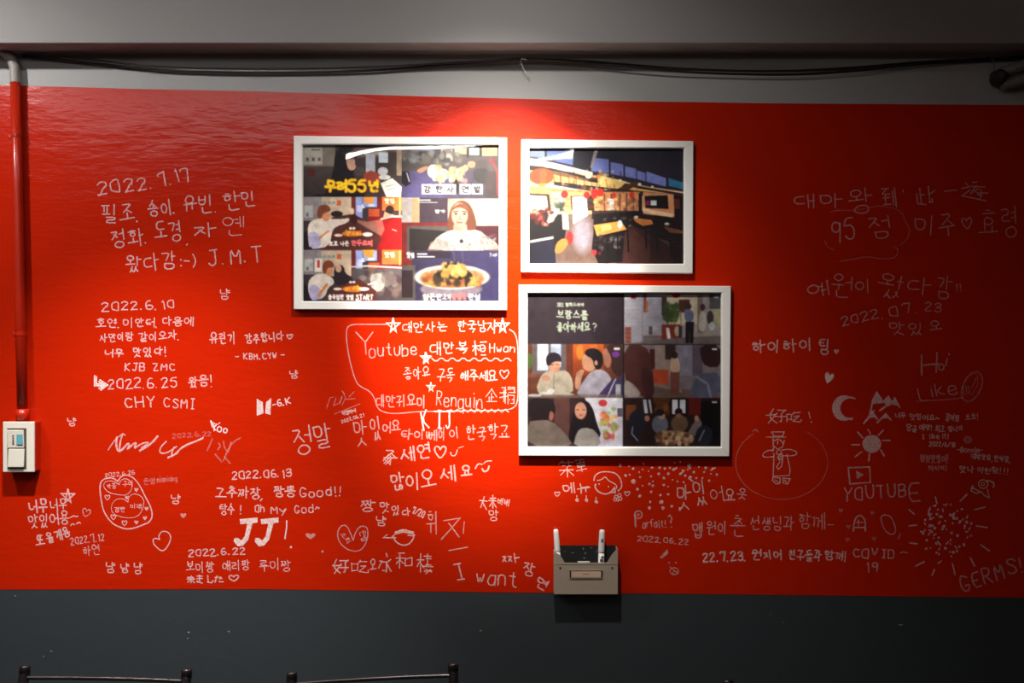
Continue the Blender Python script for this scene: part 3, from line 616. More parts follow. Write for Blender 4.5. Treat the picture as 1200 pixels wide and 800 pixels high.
note('score of 95 followed by two names and a heart', 'm', ('95', 974, 272, 1004, 268, 24, 1.9), ('점', 1017, 267, 1044, 265, 27, 1.5), ('미', 1072, 263, 1096, 262, 22, 1.5), ('주', 1100, 262, 1119, 261, 26, 1.4), ('효', 1147, 263, 1168, 262, 29, 1.4), ('령', 1173, 263, 1192, 262, 34, 1.4))
m = Marks(); m.heart(1133, 262, 12, 14, 1.4, -.1); m.make('heart_drawing', 'm', 'outlined heart between two names')
m = Marks()
m.stroke(smooth_line([(973, 249), (980, 246), (1000, 247), (1015, 244), (1030, 241), (1045, 243), (1058, 249), (1060, 258), (1066, 268), (1064, 280), (1055, 287)], 2), 1)
m.stroke(smooth_line([(966, 282), (970, 290), (978, 293)], 1), 1.1); m.stroke(smooth_line([(984, 306), (1000, 304), (1015, 300), (1035, 304), (1050, 302), (1053, 292), (1047, 289)], 2), 1.3)
m.make('cloud_outline_drawing', 'f', 'faint cloud line round the score of 95')
note('three thin lines dated 2022.07.23', 'm', ('예', 945, 341, 972, 337, 17, 1.7), ('원', 976, 334, 998, 335, 26, 1.4), ('이', 1001, 336, 1020, 335, 16, 1.3), ('왔', 1030, 333, 1060, 337, 27, 1.4), ('다', 1063, 335, 1088, 336, 18, 1.3), ('감', 1096, 335, 1116, 337, 27, 1.3), ('!!', 1120, 337, 1128, 336, 8, 1.5),
     ('2022', 986, 376, 1031, 367, 10, 1.3), ('.07.', 1034, 366, 1078, 360, 12, 1.4), ('23', 1084, 359, 1105, 361, 10, 1.3), ('맛있', 1041, 385, 1083, 384, 15, 1.4), ('오', 1089, 382, 1103, 381, 13, 1.3))
m = Marks(); m.stroke([(1080, 416), (1080, 439)], 2.2); m.stroke([(1082, 428), (1100, 426)], 1.8); m.stroke([(1098, 413), (1097, 436)], 2); m.ring(1103, 430, 3, 3.5, 1.6); m.stroke([(1110, 420), (1108, 429)], 1.6); m.dot(1112, 415, 1.1)
m.text('Like', 1076, 462, 1122, 452, 15, 1.5); m.stroke([(1074, 470), (1110, 468), (1128, 466)], .8); m.make('handwritten_note', 'm', 'words Hi and Like stacked in loose letters')
m = Marks(); m.ring(1139, 453, 11, 19, 1.3, 0, 360, .42); m.ring(1139, 453, 10, 17.5, 1.1, 0, 360, .46)
for k in range(3): m.stroke([(1129 + k * 3, 452), (1130 + k * 3, 462)], 1.6)
m.stroke([(1138, 455), (1144, 443), (1146, 440), (1145, 452), (1138, 463)], 1.2); m.make('thumb_drawing', 'f', 'thumbs up doodle inside a slanting oval')
note('two tiny packed lines praising the food', 'n', ('너무', 1049, 487, 1061, 486, 7, 1.2), ('맛있어요~', 1066, 488, 1102, 490, 7, 1.2), ('갈비찜', 1108, 488, 1124, 490, 8, 1.2), ('쏘쏘!', 1131, 489, 1147, 488, 8, 1),
     ('당골', 1062, 500, 1075, 502, 8, 1.2), ('예약!', 1077, 501, 1093, 501, 7, 1.2), ('최고', 1096, 502, 1107, 503, 8, 1.2), ('입니다', 1111, 502, 1128, 502, 6, 1.2), jit=.02)
note('tiny words I like it with a date', 'n', ('I', 1080, 511.5, 1084, 511.5, 5, 1.2), ('like it!', 1089, 511, 1112, 510.5, 5.5, 1.2), ('2022/6/18', 1089, 520, 1120, 521, 5, 1.2), jit=.02)
m = Marks()
for a in range(0, 360, 60): m.ring(1134 + 3.4 * math.cos(math.radians(a)), 515 + 3 * math.sin(math.radians(a)), 1.5, 1.5, .7, n=7)
m.make('flower_drawing', 'm', 'tiny flower above the dashed name')
note('tiny dashed name with two lines below', 'n', ('-Bonnie-', 1122, 527, 1152, 527, 5.5, 1.1), ('대박맛집,한식당,', 1138, 534, 1185, 538, 7, 1.2), ('맛나', 1124, 549, 1141, 550, 8, 1.2), ('이런', 1145, 550, 1161, 552, 7, 1.2), ('왕!!!', 1162, 551, 1183, 552, 7, 1.1), jit=.02)
note('tiny pair of lines left of the dashed name', 'm', ('엄청맛있어!', 1078, 537, 1112, 538, 9, 1.2), ('미치미!', 1088, 548, 1110, 548, 6, 1.2), jit=.02)
m = Marks()
m.ring(1152, 567, 5.5, 5, 1.4); m.ring(1151.5, 567, 2, 1.8, 1); m.stroke(smooth_line([(1155, 564), (1160, 563), (1165, 566), (1164, 571)], 1), 1.9)
m.stroke([(1139, 569), (1138, 575), (1144, 578), (1150, 576), (1153, 580), (1159, 583), (1157, 573)], 1.4); m.stroke([(1138, 572), (1143, 573), (1148, 576)], 1.3); m.stroke([(1140, 569), (1142, 573)], 1.2)
m.make('animal_drawing', 'n', 'little animal doodle above the dot burst')
m = Marks(); m.stroke(smooth_line([(1000, 622), (1001, 610), (1005, 604), (1010, 604), (1014, 610), (1014, 622)], 1), 2); m.stroke([(1002, 618), (1013, 618)], 2); m.stroke([(1003, 612), (1012, 612)], 1.4); m.stroke([(1006, 609), (1006, 616)], 1.2); m.make('ghost_drawing', 'm', 'small arch shaped doodle above the word covid')
m = Marks(); m.stroke(smooth_line([(1037, 603), (1043, 604), (1048, 613), (1050, 623), (1045, 627), (1037, 622), (1033, 612), (1032, 605), (1037, 603)], 1), 1.4); m.stroke([(1055, 625), (1053, 631)], 1.5); m.make('oval_drawing', 'm', 'slanting oval right of the arch doodle')
for x, y, l in ((985, 598, 'upper left'), (994, 617, 'middle left'), (993, 632, 'lower left'), (1024, 631, 'lower right'), (1022, 601, 'upper right')):
    m = Marks(); m.heart(x, y, 5.5, 5, 1, .2, True); m.make('heart_drawing', 'f', 'smudged little heart %s of the arch doodle' % l)
note('words COVID 19 in capitals', 'm', ('COVID', 1000, 649, 1050, 648, 10, 1.8), ('~', 1054, 647, 1066, 647, 5, 1.3), ('19', 1014, 665, 1031, 664, 11, 1.8))
m = Marks(); rr = random.Random(5)
for k in range(88):
    a = rr.uniform(0, 2 * math.pi); r = 32 * math.sqrt(rr.uniform(0, 1)); x = 1108 + r * math.cos(a); y = 621 + r * .98 * math.sin(a)
    if rr.random() < .3: m.stroke([(x, y), (x + rr.uniform(-3, 3), y + rr.uniform(-4, 1))], 1.8)
    else: m.dot(x, y, rr.uniform(.9, 1.9))
for q in ([(1065, 597), (1071, 602)], [(1096, 582), (1098, 590)], [(1133, 579), (1125, 587)], [(1142, 597), (1154, 594)], [(1144, 616), (1157, 618)], [(1149, 638), (1159, 645)], [(1137, 653), (1142, 663)], [(1116, 660), (1119, 673)], [(1103, 657), (1099, 660)], [(1095, 667), (1092, 674)], [(1083, 658), (1073, 663)], [(1066, 636), (1075, 637)], [(1065, 616), (1074, 615)]): m.stroke(smooth_line(q, 1), 1.8)
m.make('dot_burst_drawing', 'n', 'round burst of dots with rays, a germ doodle')
note('slanting capitals GERMS', 'm', ('GERM', 1126, 684, 1177, 669, 18, 1.9), ('S!', 1180, 665, 1200, 661, 16, 1.9))
# ------------------------------------------------------------------ framed prints
def lin(c):
    c = np.asarray(c, float) / 255.
    return np.where(c <= .04045, c / 12.92, ((c + .055) / 1.055) ** 2.4)

class Painter:
    """draws the flat picture of a print on a fine grid, in photograph pixels; colours become the print's own colour per grid point"""
    SS = 3
    def __init__(self, x0, y0, x1, y1, base):
        self.x0, self.y0 = x0, y0; self.w = int((x1 - x0) * self.SS); self.h = int((y1 - y0) * self.SS)
        self.a = np.zeros((self.h, self.w, 3)); self.a[:] = base
        self.rng = np.random.default_rng(3)
        self.clip = None
    def grid(self, bx0, by0, bx1, by1):
        S_ = self.SS
        if self.clip:
            c = self.clip; bx0, by0, bx1, by1 = max(bx0, c[0]), max(by0, c[1]), min(bx1, c[2]), min(by1, c[3])
        i0 = max(0, int((bx0 - self.x0) * S_)); i1 = min(self.w, int(math.ceil((bx1 - self.x0) * S_)))
        j0 = max(0, int((by0 - self.y0) * S_)); j1 = min(self.h, int(math.ceil((by1 - self.y0) * S_)))
        if i1 <= i0 or j1 <= j0: return None
        X, Y = np.meshgrid(self.x0 + (np.arange(i0, i1) + .5) / S_, self.y0 + (np.arange(j0, j1) + .5) / S_)
        return (slice(j0, j1), slice(i0, i1)), X, Y
    def put(self, sl, m, col, al=1.0):
        m = (m * al)[..., None]
        self.a[sl] = self.a[sl] * (1 - m) + np.array(col, float) * m
    def r(self, col, x0, y0, x1, y1, al=1.0):
        g = self.grid(x0, y0, x1, y1)
        if g: self.put(g[0], np.ones_like(g[1]), col, al)
    def p(self, col, pts, al=1.0, sm=0):
        if sm: pts = smooth_line(pts, sm, True)
        P = np.array(pts, float); g = self.grid(*(P.min(0)), *(P.max(0)))
        if not g: return
        sl, X, Y = g; ins = np.zeros(X.shape, bool)
        for (ax, ay), (bx, by) in zip(P, np.roll(P, -1, 0)):
            if ay == by: continue
            ins ^= ((ay > Y) != (by > Y)) & (X < (bx - ax) * (Y - ay) / (by - ay) + ax)
        self.put(sl, ins.astype(float), col, al)
    def e(self, col, cx, cy, rx, ry, al=1.0, soft=.15):
        g = self.grid(cx - rx * 1.3, cy - ry * 1.3, cx + rx * 1.3, cy + ry * 1.3)
        if not g: return
        soft = min(soft, 1.2 / min(rx, ry)) if soft < .3 else soft
        sl, X, Y = g; d = np.sqrt(((X - cx) / rx) ** 2 + ((Y - cy) / ry) ** 2)
        self.put(sl, np.clip((1 + soft / 2 - d) / soft, 0, 1), col, al)
    def l(self, col, w, pts, al=1.0):
        P = np.array(pts, float); g = self.grid(*(P.min(0) - w), *(P.max(0) + w))
        if not g: return
        sl, X, Y = g; d = np.full(X.shape, 1e9)
        for (ax, ay), (bx, by) in zip(P, P[1:]):
            L = max(1e-9, (bx - ax) ** 2 + (by - ay) ** 2); t = np.clip(((X - ax) * (bx - ax) + (Y - ay) * (by - ay)) / L, 0, 1)
            d = np.minimum(d, np.hypot(X - ax - t * (bx - ax), Y - ay - t * (by - ay)))
        self.put(sl, np.clip((w / 2 - d) * self.SS + .5, 0, 1), col, al)
    def grad(self, c0, c1, x0, y0, x1, y1, vert=True, al=1.0):
        g = self.grid(x0, y0, x1, y1)
        if not g: return
        sl, X, Y = g; t = ((Y - y0) / (y1 - y0) if vert else (X - x0) / (x1 - x0))[..., None]
        self.a[sl] = self.a[sl] * (1 - al) + al * (np.array(c0, float) * (1 - t) + np.array(c1, float) * t)
    def blotch(self, cols, x0, y0, x1, y1, n, s, al=.8):
        for _ in range(n):
            x = self.rng.uniform(x0, x1); y = self.rng.uniform(y0, y1); a = self.rng.uniform(.5, 1.4, 2) * s
            self.e(cols[self.rng.integers(len(cols))], x, y, a[0], a[1], al, .6)
    def grain(self, s, amt):
        """photographic unevenness: soft random patches about s pixels across"""
        n = max(1, int(s * self.SS)); hh, ww = self.h // n + 3, self.w // n + 3
        g = self.rng.normal(0, 1, (hh, ww)); yy = np.arange(self.h) / n; xx = np.arange(self.w) / n
        y0 = yy.astype(int); x0 = xx.astype(int); fy = (yy - y0)[:, None]; fx = (xx - x0)[None, :]
        v = (g[y0][:, x0] * (1 - fy) * (1 - fx) + g[y0 + 1][:, x0] * fy * (1 - fx) + g[y0][:, x0 + 1] * (1 - fy) * fx + g[y0 + 1][:, x0 + 1] * fy * fx)
        self.a = np.clip(self.a * (1 + amt * v[..., None]), 0, 255)
    def text(self, col, t, x0, y0, x1, y1, h, w=.9, al=1.0, edge=None):
        st = write(t, x0, y0, x1, y1, h, .004, random.Random(2))
        if edge:
            for s in st: self.l(edge[0], w + edge[1], s, al)
        for s in st: self.l(col, w, s, al)
    def blur(self, n=1):
        for _ in range(n):
            for ax in (0, 1):
                b = np.pad(self.a, [(1, 1) if k == ax else (0, 0) for k in range(3)], mode='edge')
                self.a = (b.take(range(0, b.shape[ax] - 2), ax) + 2 * b.take(range(1, b.shape[ax] - 1), ax) + b.take(range(2, b.shape[ax]), ax)) / 4

def print_material():
    m = bpy.data.materials.new('glossy_photo_print'); m.use_nodes = True
    nt = m.node_tree; b = nt.nodes['Principled BSDF']
    at = nt.nodes.new('ShaderNodeAttribute'); at.attribute_name = 'print_ink'
    nt.links.new(at.outputs['Color'], b.inputs['Base Color']); b.inputs['Roughness'].default_value = .45
    b.inputs['Specular IOR Level'].default_value = .2
    return m
PRINT = print_material()

def glass_material():
    m = bpy.data.materials.new('thin_clear_acrylic'); m.use_nodes = True
    nt = m.node_tree; out = nt.nodes['Material Output']
    nt.nodes.remove(nt.nodes['Principled BSDF'])
    tr = nt.nodes.new('ShaderNodeBsdfTransparent'); gl = nt.nodes.new('ShaderNodeBsdfGlossy'); gl.inputs['Roughness'].default_value = .015
    lw = nt.nodes.new('ShaderNodeLayerWeight'); lw.inputs['Blend'].default_value = .5     # same from both sides, as a real thin pane
    pw = nt.nodes.new('ShaderNodeMath'); pw.operation = 'POWER'; pw.inputs[1].default_value = 5; nt.links.new(lw.outputs['Facing'], pw.inputs[0])
    fr = nt.nodes.new('ShaderNodeMath'); fr.operation = 'MULTIPLY_ADD'; fr.inputs[1].default_value = .92; fr.inputs[2].default_value = .06; nt.links.new(pw.outputs[0], fr.inputs[0])
    mx = nt.nodes.new('ShaderNodeMixShader')
    tr.inputs[0].default_value = (.99, .99, .99, 1)
    tc = nt.nodes.new('ShaderNodeTexCoord'); n = nt.nodes.new('ShaderNodeTexNoise'); n.inputs['Scale'].default_value = 5.5; n.inputs['Detail'].default_value = 0
    bp = nt.nodes.new('ShaderNodeBump'); bp.inputs['Distance'].default_value = .0035; bp.inputs['Strength'].default_value = 1
    nt.links.new(tc.outputs['Object'], n.inputs['Vector']); nt.links.new(n.outputs['Fac'], bp.inputs['Height'])
    nt.links.new(bp.outputs[0], gl.inputs['Normal'])
    nt.links.new(fr.outputs[0], mx.inputs[0]); nt.links.new(tr.outputs[0], mx.inputs[1]); nt.links.new(gl.outputs[0], mx.inputs[2])
    nt.links.new(mx.outputs[0], out.inputs['Surface'])
    return m
GLASS = glass_material()

FD = .016      # how far a frame's face stands off the wall
def frame(outer, inner, painter, k, label):
    """outer: four corners in photograph pixels (tl, tr, br, bl); inner: x0, y0, x1, y1 of the visible print"""
    P = [W(x, y, -FD) for x, y in outer]
    I = [W(inner[0], inner[1], -FD), W(inner[2], inner[1], -FD), W(inner[2], inner[3], -FD), W(inner[0], inner[3], -FD)]
    base = Vector(((P[0].x + P[1].x) / 2, 0, (P[3].z + P[2].z) / 2))
    t = empty('picture_frame', base, label, 'picture', 'white framed photo prints on the red wall')
    inv = lambda v: v - base
    gapm = 0.0006
    for i in range(4):
        j = (i + 1) % 4
        prof = []
        # mitred rail: outer edge, flat face with eased edges, inner lip
        def section(o, n_):
            d = (n_ - o)
            return [Vector((o.x, -.0008, o.z)), Vector((o.x, -FD + .002, o.z)), Vector((o.x, -FD, o.z)) + d * .08, Vector((n_.x, -FD, n_.z)) - d * .10,
                    Vector((n_.x, -FD + .0015, n_.z)), Vector((n_.x, -FD + .008, n_.z)), Vector((n_.x, -.0008, n_.z)) + d * .15]
        dirv = (P[j] - P[i]).normalized() * gapm / 2
        A = [inv(v + Vector((dirv.x, 0, dirv.z))) for v in section(P[i], I[i])]
        B = [inv(v - Vector((dirv.x, 0, dirv.z))) for v in section(P[j], I[j])]
        v = A + B; n_ = len(A)
        f = [(q, q + 1, n_ + q + 1, n_ + q) for q in range(n_ - 1)] + [(n_ - 1, 0, n_, 2 * n_ - 1), tuple(range(n_))[::-1], tuple(range(n_, 2 * n_))]
        bm = bmesh.new(); vv_ = [bm.verts.new(q) for q in v]
        for q in f: bm.faces.new([vv_[z] for z in q])
        from_bm('frame_rail', bm, M['white_frame'], t)
    x0, z0, x1, z1 = I[0].x - .003, I[2].z - .003, I[1].x + .003, I[0].z + .003
    box('backing_board', (x0 - base.x, -.0046, z0 - base.z), (x1 - base.x, -.0012, z1 - base.z), M['backing'], t)
    # the print: a grid that carries the picture as colour per point
    a = painter.a; st = 2
    hh, ww = a.shape[0] // st, a.shape[1] // st
    a = a[:hh * st, :ww * st].reshape(hh, st, ww, st, 3).mean((1, 3))
    gx = np.ones((hh, ww, 1))
    for (u0, v0, u1, v1, g0, g1) in k:      # colour gain per still (left and right edge), darker where the spot shines brightest
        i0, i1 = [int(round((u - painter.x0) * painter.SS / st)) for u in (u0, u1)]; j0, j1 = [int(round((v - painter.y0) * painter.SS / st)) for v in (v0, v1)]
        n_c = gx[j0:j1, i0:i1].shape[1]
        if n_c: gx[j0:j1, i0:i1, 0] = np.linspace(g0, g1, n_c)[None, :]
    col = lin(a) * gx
    xs_ = np.linspace(I[0].x, I[1].x, ww) - base.x; zs_ = np.linspace(I[0].z, I[2].z, hh) - base.z
    X, Z = np.meshgrid(xs_, zs_)
    co = np.stack([X, np.full_like(X, -.006), Z], -1).reshape(-1, 3)
    idx = np.arange(hh * ww).reshape(hh, ww)
    q = np.stack([idx[:-1, :-1], idx[1:, :-1], idx[1:, 1:], idx[:-1, 1:]], -1).reshape(-1, 4)
    me = bpy.data.meshes.new('photo_print'); me.vertices.add(len(co)); me.vertices.foreach_set('co', co.ravel())
    me.loops.add(q.size); me.loops.foreach_set('vertex_index', q.ravel().astype('i4'))
    me.polygons.add(len(q)); me.polygons.foreach_set('loop_start', np.arange(0, q.size, 4, dtype='i4'))
    me.update(calc_edges=True); me.validate()
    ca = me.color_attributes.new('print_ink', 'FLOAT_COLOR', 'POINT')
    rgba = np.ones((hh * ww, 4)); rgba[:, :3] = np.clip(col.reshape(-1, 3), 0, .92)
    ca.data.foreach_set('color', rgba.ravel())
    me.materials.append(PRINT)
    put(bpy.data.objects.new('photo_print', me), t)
    mesh('acrylic_pane', [(x0 - base.x, -.0085, z0 - base.z), (x1 - base.x, -.0085, z0 - base.z), (x1 - base.x, -.0085, z1 - base.z), (x0 - base.x, -.0085, z1 - base.z)], [(0, 1, 2, 3)], GLASS, t)
    return t

# --- print 1: six television stills
def print_one():
    p = Painter(354, 169, 585, 353, (60, 50, 52))
    # still A
    p.clip = (354, 169, 470, 230)
    p.r((58, 48, 48), 354, 169, 470, 230); p.r((120, 110, 100), 354, 169, 392, 194); p.r((165, 160, 150), 355, 172, 377, 192)
    for x in (358, 365, 372): p.r((80, 75, 70), x, 184, x + 3, 188)
    p.r((90, 85, 80), 364, 174, 374, 175.5)
    p.grad((70, 60, 58), (45, 36, 38), 354, 194, 400, 230); p.r((80, 28, 28), 360, 197, 368, 206)
    p.r((60, 20, 22), 397, 169, 414, 178); p.r((90, 70, 60), 414, 169, 470, 184); p.r((150, 140, 130), 420, 176, 452, 181)
    p.r((170, 175, 185), 428, 180, 439, 203); p.r((185, 195, 205), 443, 178, 454, 190); p.r((60, 52, 50), 455, 178, 464, 225); p.r((150, 130, 110), 464, 170, 470, 205)
    p.p((22, 18, 22), [(392, 178), (399, 172), (409, 173), (415, 180), (417, 192), (412, 206), (424, 212), (428, 222), (426, 232), (378, 232), (385, 214), (390, 200)], sm=1)
    p.p((195, 150, 130), [(405, 181), (409, 177), (413, 183), (416, 188), (415, 191), (417, 194), (414, 199), (408, 199), (405, 191)], sm=1)
    p.r((70, 50, 60), 409, 185, 415, 186); p.p((150, 60, 45), [(424, 203), (434, 199), (447, 204), (445, 214), (428, 214)]); p.e((200, 200, 205), 448, 200, 6, 5); p.e((70, 60, 58), 421, 200, 6, 6)
    p.e((210, 205, 200), 450, 207, 7, 3); p.p((225, 222, 214), [(445, 214), (459, 208), (470, 218), (469, 230), (452, 230)]); p.l((150, 150, 150), 1, [(452, 218), (463, 215)]); p.l((150, 150, 150), 1, [(453, 222), (464, 219)])
    p.text((255, 214, 40), '무려55년', 381, 217, 443, 217, 13, 2.4, edge=((225, 130, 20), 1.6))
    p.r((10, 8, 8), 368, 227, 418, 229)
    # still B
    p.clip = (470, 169, 585, 232)
    p.r((88, 80, 84), 470, 169, 585, 232)
    p.r((140, 130, 120), 464, 170, 470, 205); p.r((170, 175, 190), 486, 170, 508, 176); p.r((200, 195, 190), 516, 170, 530, 188); p.r((225, 200, 165), 532, 170, 546, 180); p.r((60, 50, 50), 546, 170, 549, 184)
    p.r((190, 205, 220), 549, 171, 561, 181); p.r((60, 50, 50), 561, 170, 564, 183); p.r((220, 180, 140), 564, 170, 582, 182); p.e((205, 205, 205), 484, 180, 4, 8); p.e((150, 130, 120), 474, 178, 4, 8)
    p.blotch([(120, 110, 105), (150, 150, 155), (70, 60, 60)], 472, 176, 540, 190, 40, 4)
    p.r((98, 88, 140), 470, 200, 520, 232); p.grad((98, 88, 140), (70, 58, 76), 490, 200, 585, 232, False, .8)
    p.p((30, 24, 36), [(470, 200), (478, 200), (481, 214), (475, 218), (470, 214)]); p.l((220, 220, 225), 1.4, [(476, 202), (479, 212)])
    p.p((205, 150, 120), [(486, 199), (499, 193), (502, 196), (492, 203)], sm=1); p.e((232, 222, 210), 507, 200, 7, 8); p.e((225, 205, 185), 518, 203, 7, 6)
    p.blotch([(235, 200, 140), (210, 160, 110), (235, 225, 215), (200, 140, 120)], 508, 196, 546, 212, 46, 3)
    p.e((210, 150, 120), 552, 192, 5, 4); p.e((84, 70, 74), 564, 194, 8, 7); p.p((58, 52, 60), [(552, 197), (572, 196), (574, 214), (556, 214)], sm=1); p.r((75, 58, 62), 568, 200, 585, 230)
    p.l((190, 60, 70), 2.5, [(577, 190), (582, 200), (583, 228)]); p.r((150, 50, 60), 572, 185, 580, 190); p.p((25, 20, 26), [(530, 215), (534, 208), (537, 216), (536, 226), (531, 226)])
    for i, (x, c) in enumerate(zip((493.5, 507.5, 520.5, 538, 552), '감탄사연발')):
        p.r((226, 222, 228), x, 215, x + 13, 227); p.text((30, 26, 40), c, x + 2, 221, x + 11, 221, 8.5, 1.1)
    # stills C and E share their set
    def noodle_table(dy, low):
        p.r((120, 112, 110), 354, 169 + dy, 470, 180 + dy); p.grad((190, 165, 140), (215, 190, 165), 376, 170 + dy, 415, 200 + dy, False); p.r((140, 130, 132), 354, 169 + dy, 376, 200 + dy)
        p.r((60, 50, 56), 354, 198 + dy, 376, 232 + dy)
        p.r((178, 178, 178), 356, 180 + dy, 366, 194 + dy); p.r((110, 108, 106), 358, 189 + dy, 361, 193 + dy); p.text((120, 140, 150), 'kakakakak', 370, 176.5 + dy, 393, 176.5 + dy, 3, .8); p.r((205, 95, 55), 394, 174 + dy, 399, 180 + dy)
        p.r((110, 40, 36), 411, 169 + dy, 416, 200 + dy)
        p.r((150, 160, 215), 416, 170 + dy, 424, 196 + dy); p.e((235, 235, 250), 425, 181 + dy, 2.5, 2.5); p.r((200, 200, 235), 418, 180 + dy, 424, 188 + dy)
        p.r((150, 165, 220), 425, 170 + dy, 441, 182 + dy); p.p((240, 150, 60), [(424, 169 + dy), (438, 169 + dy), (436, 178 + dy), (428, 178 + dy)]); p.text((240, 240, 250), 'oma', 431, 179.5 + dy, 438, 179.5 + dy, 3, .7)
        p.r((110, 34, 34), 441, 169 + dy, 447, 200 + dy); p.r((225, 110, 55), 447, 169 + dy, 470, 186 + dy); p.text((255, 235, 210), '맛집', 450, 175 + dy, 462, 174 + dy, 6, 1.1); p.r((250, 170, 110), 467, 170 + dy, 468.5, 196 + dy)
        p.r((190, 80, 45), 431, 184 + dy, 444, 196 + dy)
    p.clip = (354, 230, 470, 292); noodle_table(60, False)
    p.r((128, 22, 24), 430, 253, 470, 292); p.p((150, 20, 22), [(444, 258), (470, 256), (470, 292), (430, 292), (432, 270)]); p.l((210, 190, 185), 2.2, [(446, 256), (458, 253), (470, 253)]); p.l((225, 190, 180), 1, [(459, 268), (464, 270)])
    p.e((45, 28, 30), 456, 245, 5, 5); p.p((195, 150, 125), [(450, 247), (456, 250), (462, 251), (448, 256)]); p.p((80, 40, 36), [(388, 254), (412, 250), (440, 262), (446, 280), (440, 292), (376, 292), (386, 270)])
    p.p((205, 150, 130), [(412, 256), (430, 259), (447, 256), (450, 268), (446, 276), (432, 268)], .55)
    p.e((36, 26, 30), 394, 250, 7, 3.5)
    p.p((38, 26, 34), [(354, 272), (364, 268), (372, 292), (354, 292)])
    p.p((222, 208, 194), [(364, 258), (373, 255), (384, 256), (402, 256), (409, 254), (408, 260), (392, 265), (388, 272), (386, 288), (362, 292), (360, 276), (360, 264)], sm=1); p.p((176, 168, 200), [(360, 272), (370, 270), (376, 282), (374, 289), (363, 292)], sm=1)
    p.l((205, 140, 95), 2.6, [(374, 278), (384, 270)]); p.p((210, 140, 100), [(376, 249), (385, 248), (387, 254), (383, 259), (378, 258)], sm=1); p.p((120, 62, 42), [(371, 244), (376, 239), (383, 239), (387, 244), (386, 247), (378, 249), (376, 256), (371, 254)], sm=1)
    p.e((228, 200, 175), 412, 247, 2.5, 4); p.e((60, 20, 22), 414, 256, 4, 6)
    p.e((220, 120, 50), 412, 273, 12, 3.4); p.e((240, 210, 190), 396, 275, 5, 1.8); p.e((240, 220, 215), 430, 274, 6, 2.5); p.text((250, 240, 230), 'oo', 409, 266.5, 416, 266.5, 2.6, 1.2); p.blotch([(250, 180, 60), (230, 120, 40)], 404, 270, 422, 275, 18, 1.8)
    p.text((255, 246, 240), '꼬꼬 나온', 385, 285, 408, 285, 5, 1.2); p.text((240, 110, 110), '만두요리', 411, 284, 436, 284, 6, 1.6)
    p.clip = (354, 292, 470, 353); noodle_table(123, True)
    p.r((150, 26, 26), 441, 310, 470, 318); p.grad((92, 84, 88), (66, 52, 58), 412, 314, 470, 352); p.l((200, 195, 195), 2, [(412, 312), (430, 311), (450, 312), (470, 313)]); p.r((190, 60, 50), 371, 303, 374, 313)
    p.r((225, 215, 205), 368, 302, 377, 318); p.r((190, 60, 50), 371, 304, 374, 313)
    p.blotch([(120, 100, 90), (80, 64, 68), (140, 128, 120), (70, 50, 56)], 424, 316, 470, 344, 60, 4, .7)
    p.p((44, 34, 42), [(390, 314), (396, 309), (402, 311), (404, 320), (412, 324), (414, 336), (392, 336)], sm=1); p.e((215, 170, 140), 396, 314, 3.5, 4.5)
    p.p((205, 198, 190), [(432, 322), (444, 318), (452, 326), (448, 340), (436, 342)], .7, 1); p.l((225, 220, 218), 1.8, [(430, 333), (440, 330), (438, 341)]); p.e((110, 96, 96), 455, 326, 9, 8, .7)
    p.p((92, 44, 40), [(392, 336), (420, 326), (440, 340), (440, 352), (380, 352)])
    p.p((38, 26, 34), [(354, 334), (362, 332), (366, 352), (354, 352)])
    p.p((224, 210, 198), [(362, 326), (372, 319), (384, 322), (390, 326), (391, 332), (384, 336), (380, 348), (366, 352), (361, 344), (360, 334)], sm=1); p.p((176, 168, 200), [(361, 334), (370, 332), (378, 344), (374, 350), (363, 352)], sm=1)
    p.l((220, 130, 60), 3, [(373, 345), (382, 333)]); p.p((212, 142, 104), [(381, 314), (388, 312), (390, 318), (386, 323), (382, 322)], sm=1); p.p((128, 66, 44), [(377, 309), (382, 304), (388, 305), (391, 310), (390, 313), (383, 313), (381, 321), (377, 318)], sm=1)
    p.e((225, 120, 50), 413, 338, 13, 3.6); p.blotch([(250, 180, 60), (230, 120, 40)], 404, 335, 422, 340, 18, 1.8); p.e((240, 225, 215), 395, 338, 5, 1.6); p.e((240, 235, 230), 426, 338, 6, 2.2); p.text((250, 240, 230), 'oo', 409, 329.5, 416, 329.5, 2.6, 1.2)
    p.text((255, 250, 245), '중국집만 맛있 START', 384, 347.5, 437, 347.5, 5.5, 1.3); p.r((245, 235, 235), 416, 351, 422, 353)
    # still D
    p.clip = (470, 230, 585, 293)
    p.r((245, 228, 212), 524, 232, 585, 264); p.grad((238, 200, 175), (250, 238, 228), 524, 232, 585, 250, False)
    p.r((215, 205, 205), 470, 231, 484, 260); p.r((225, 190, 150), 482, 231, 491, 260)
    p.r((84, 64, 82), 492, 231, 524, 262); p.text((235, 235, 235), '방가', 509, 247, 521, 247, 4, 1.3); p.r((235, 235, 240), 490, 233, 504, 234.5); p.r((235, 235, 240), 490, 236, 512, 237)
    p.r((150, 38, 40), 470, 260, 530, 293); p.r((110, 98, 96), 476, 264, 530, 293); p.p((52, 40, 44), [(479, 267), (522, 270), (522, 293), (479, 293)]); p.r((105, 40, 56), 557, 264, 585, 293); p.r((110, 90, 96), 540, 282, 557, 293)
    p.p((150, 84, 60), [(525, 252), (529, 240), (538, 234), (546, 235), (552, 242), (557, 256), (558, 268), (548, 272), (530, 272), (523, 266)], sm=1)
    p.e((240, 205, 180), 538, 251, 9.5, 14); p.p((235, 195, 172), [(531, 262), (546, 262), (548, 276), (530, 276)]); p.p((160, 92, 66), [(527, 249), (531, 241), (540, 237), (549, 243), (549, 248), (540, 242), (533, 243)], sm=1)
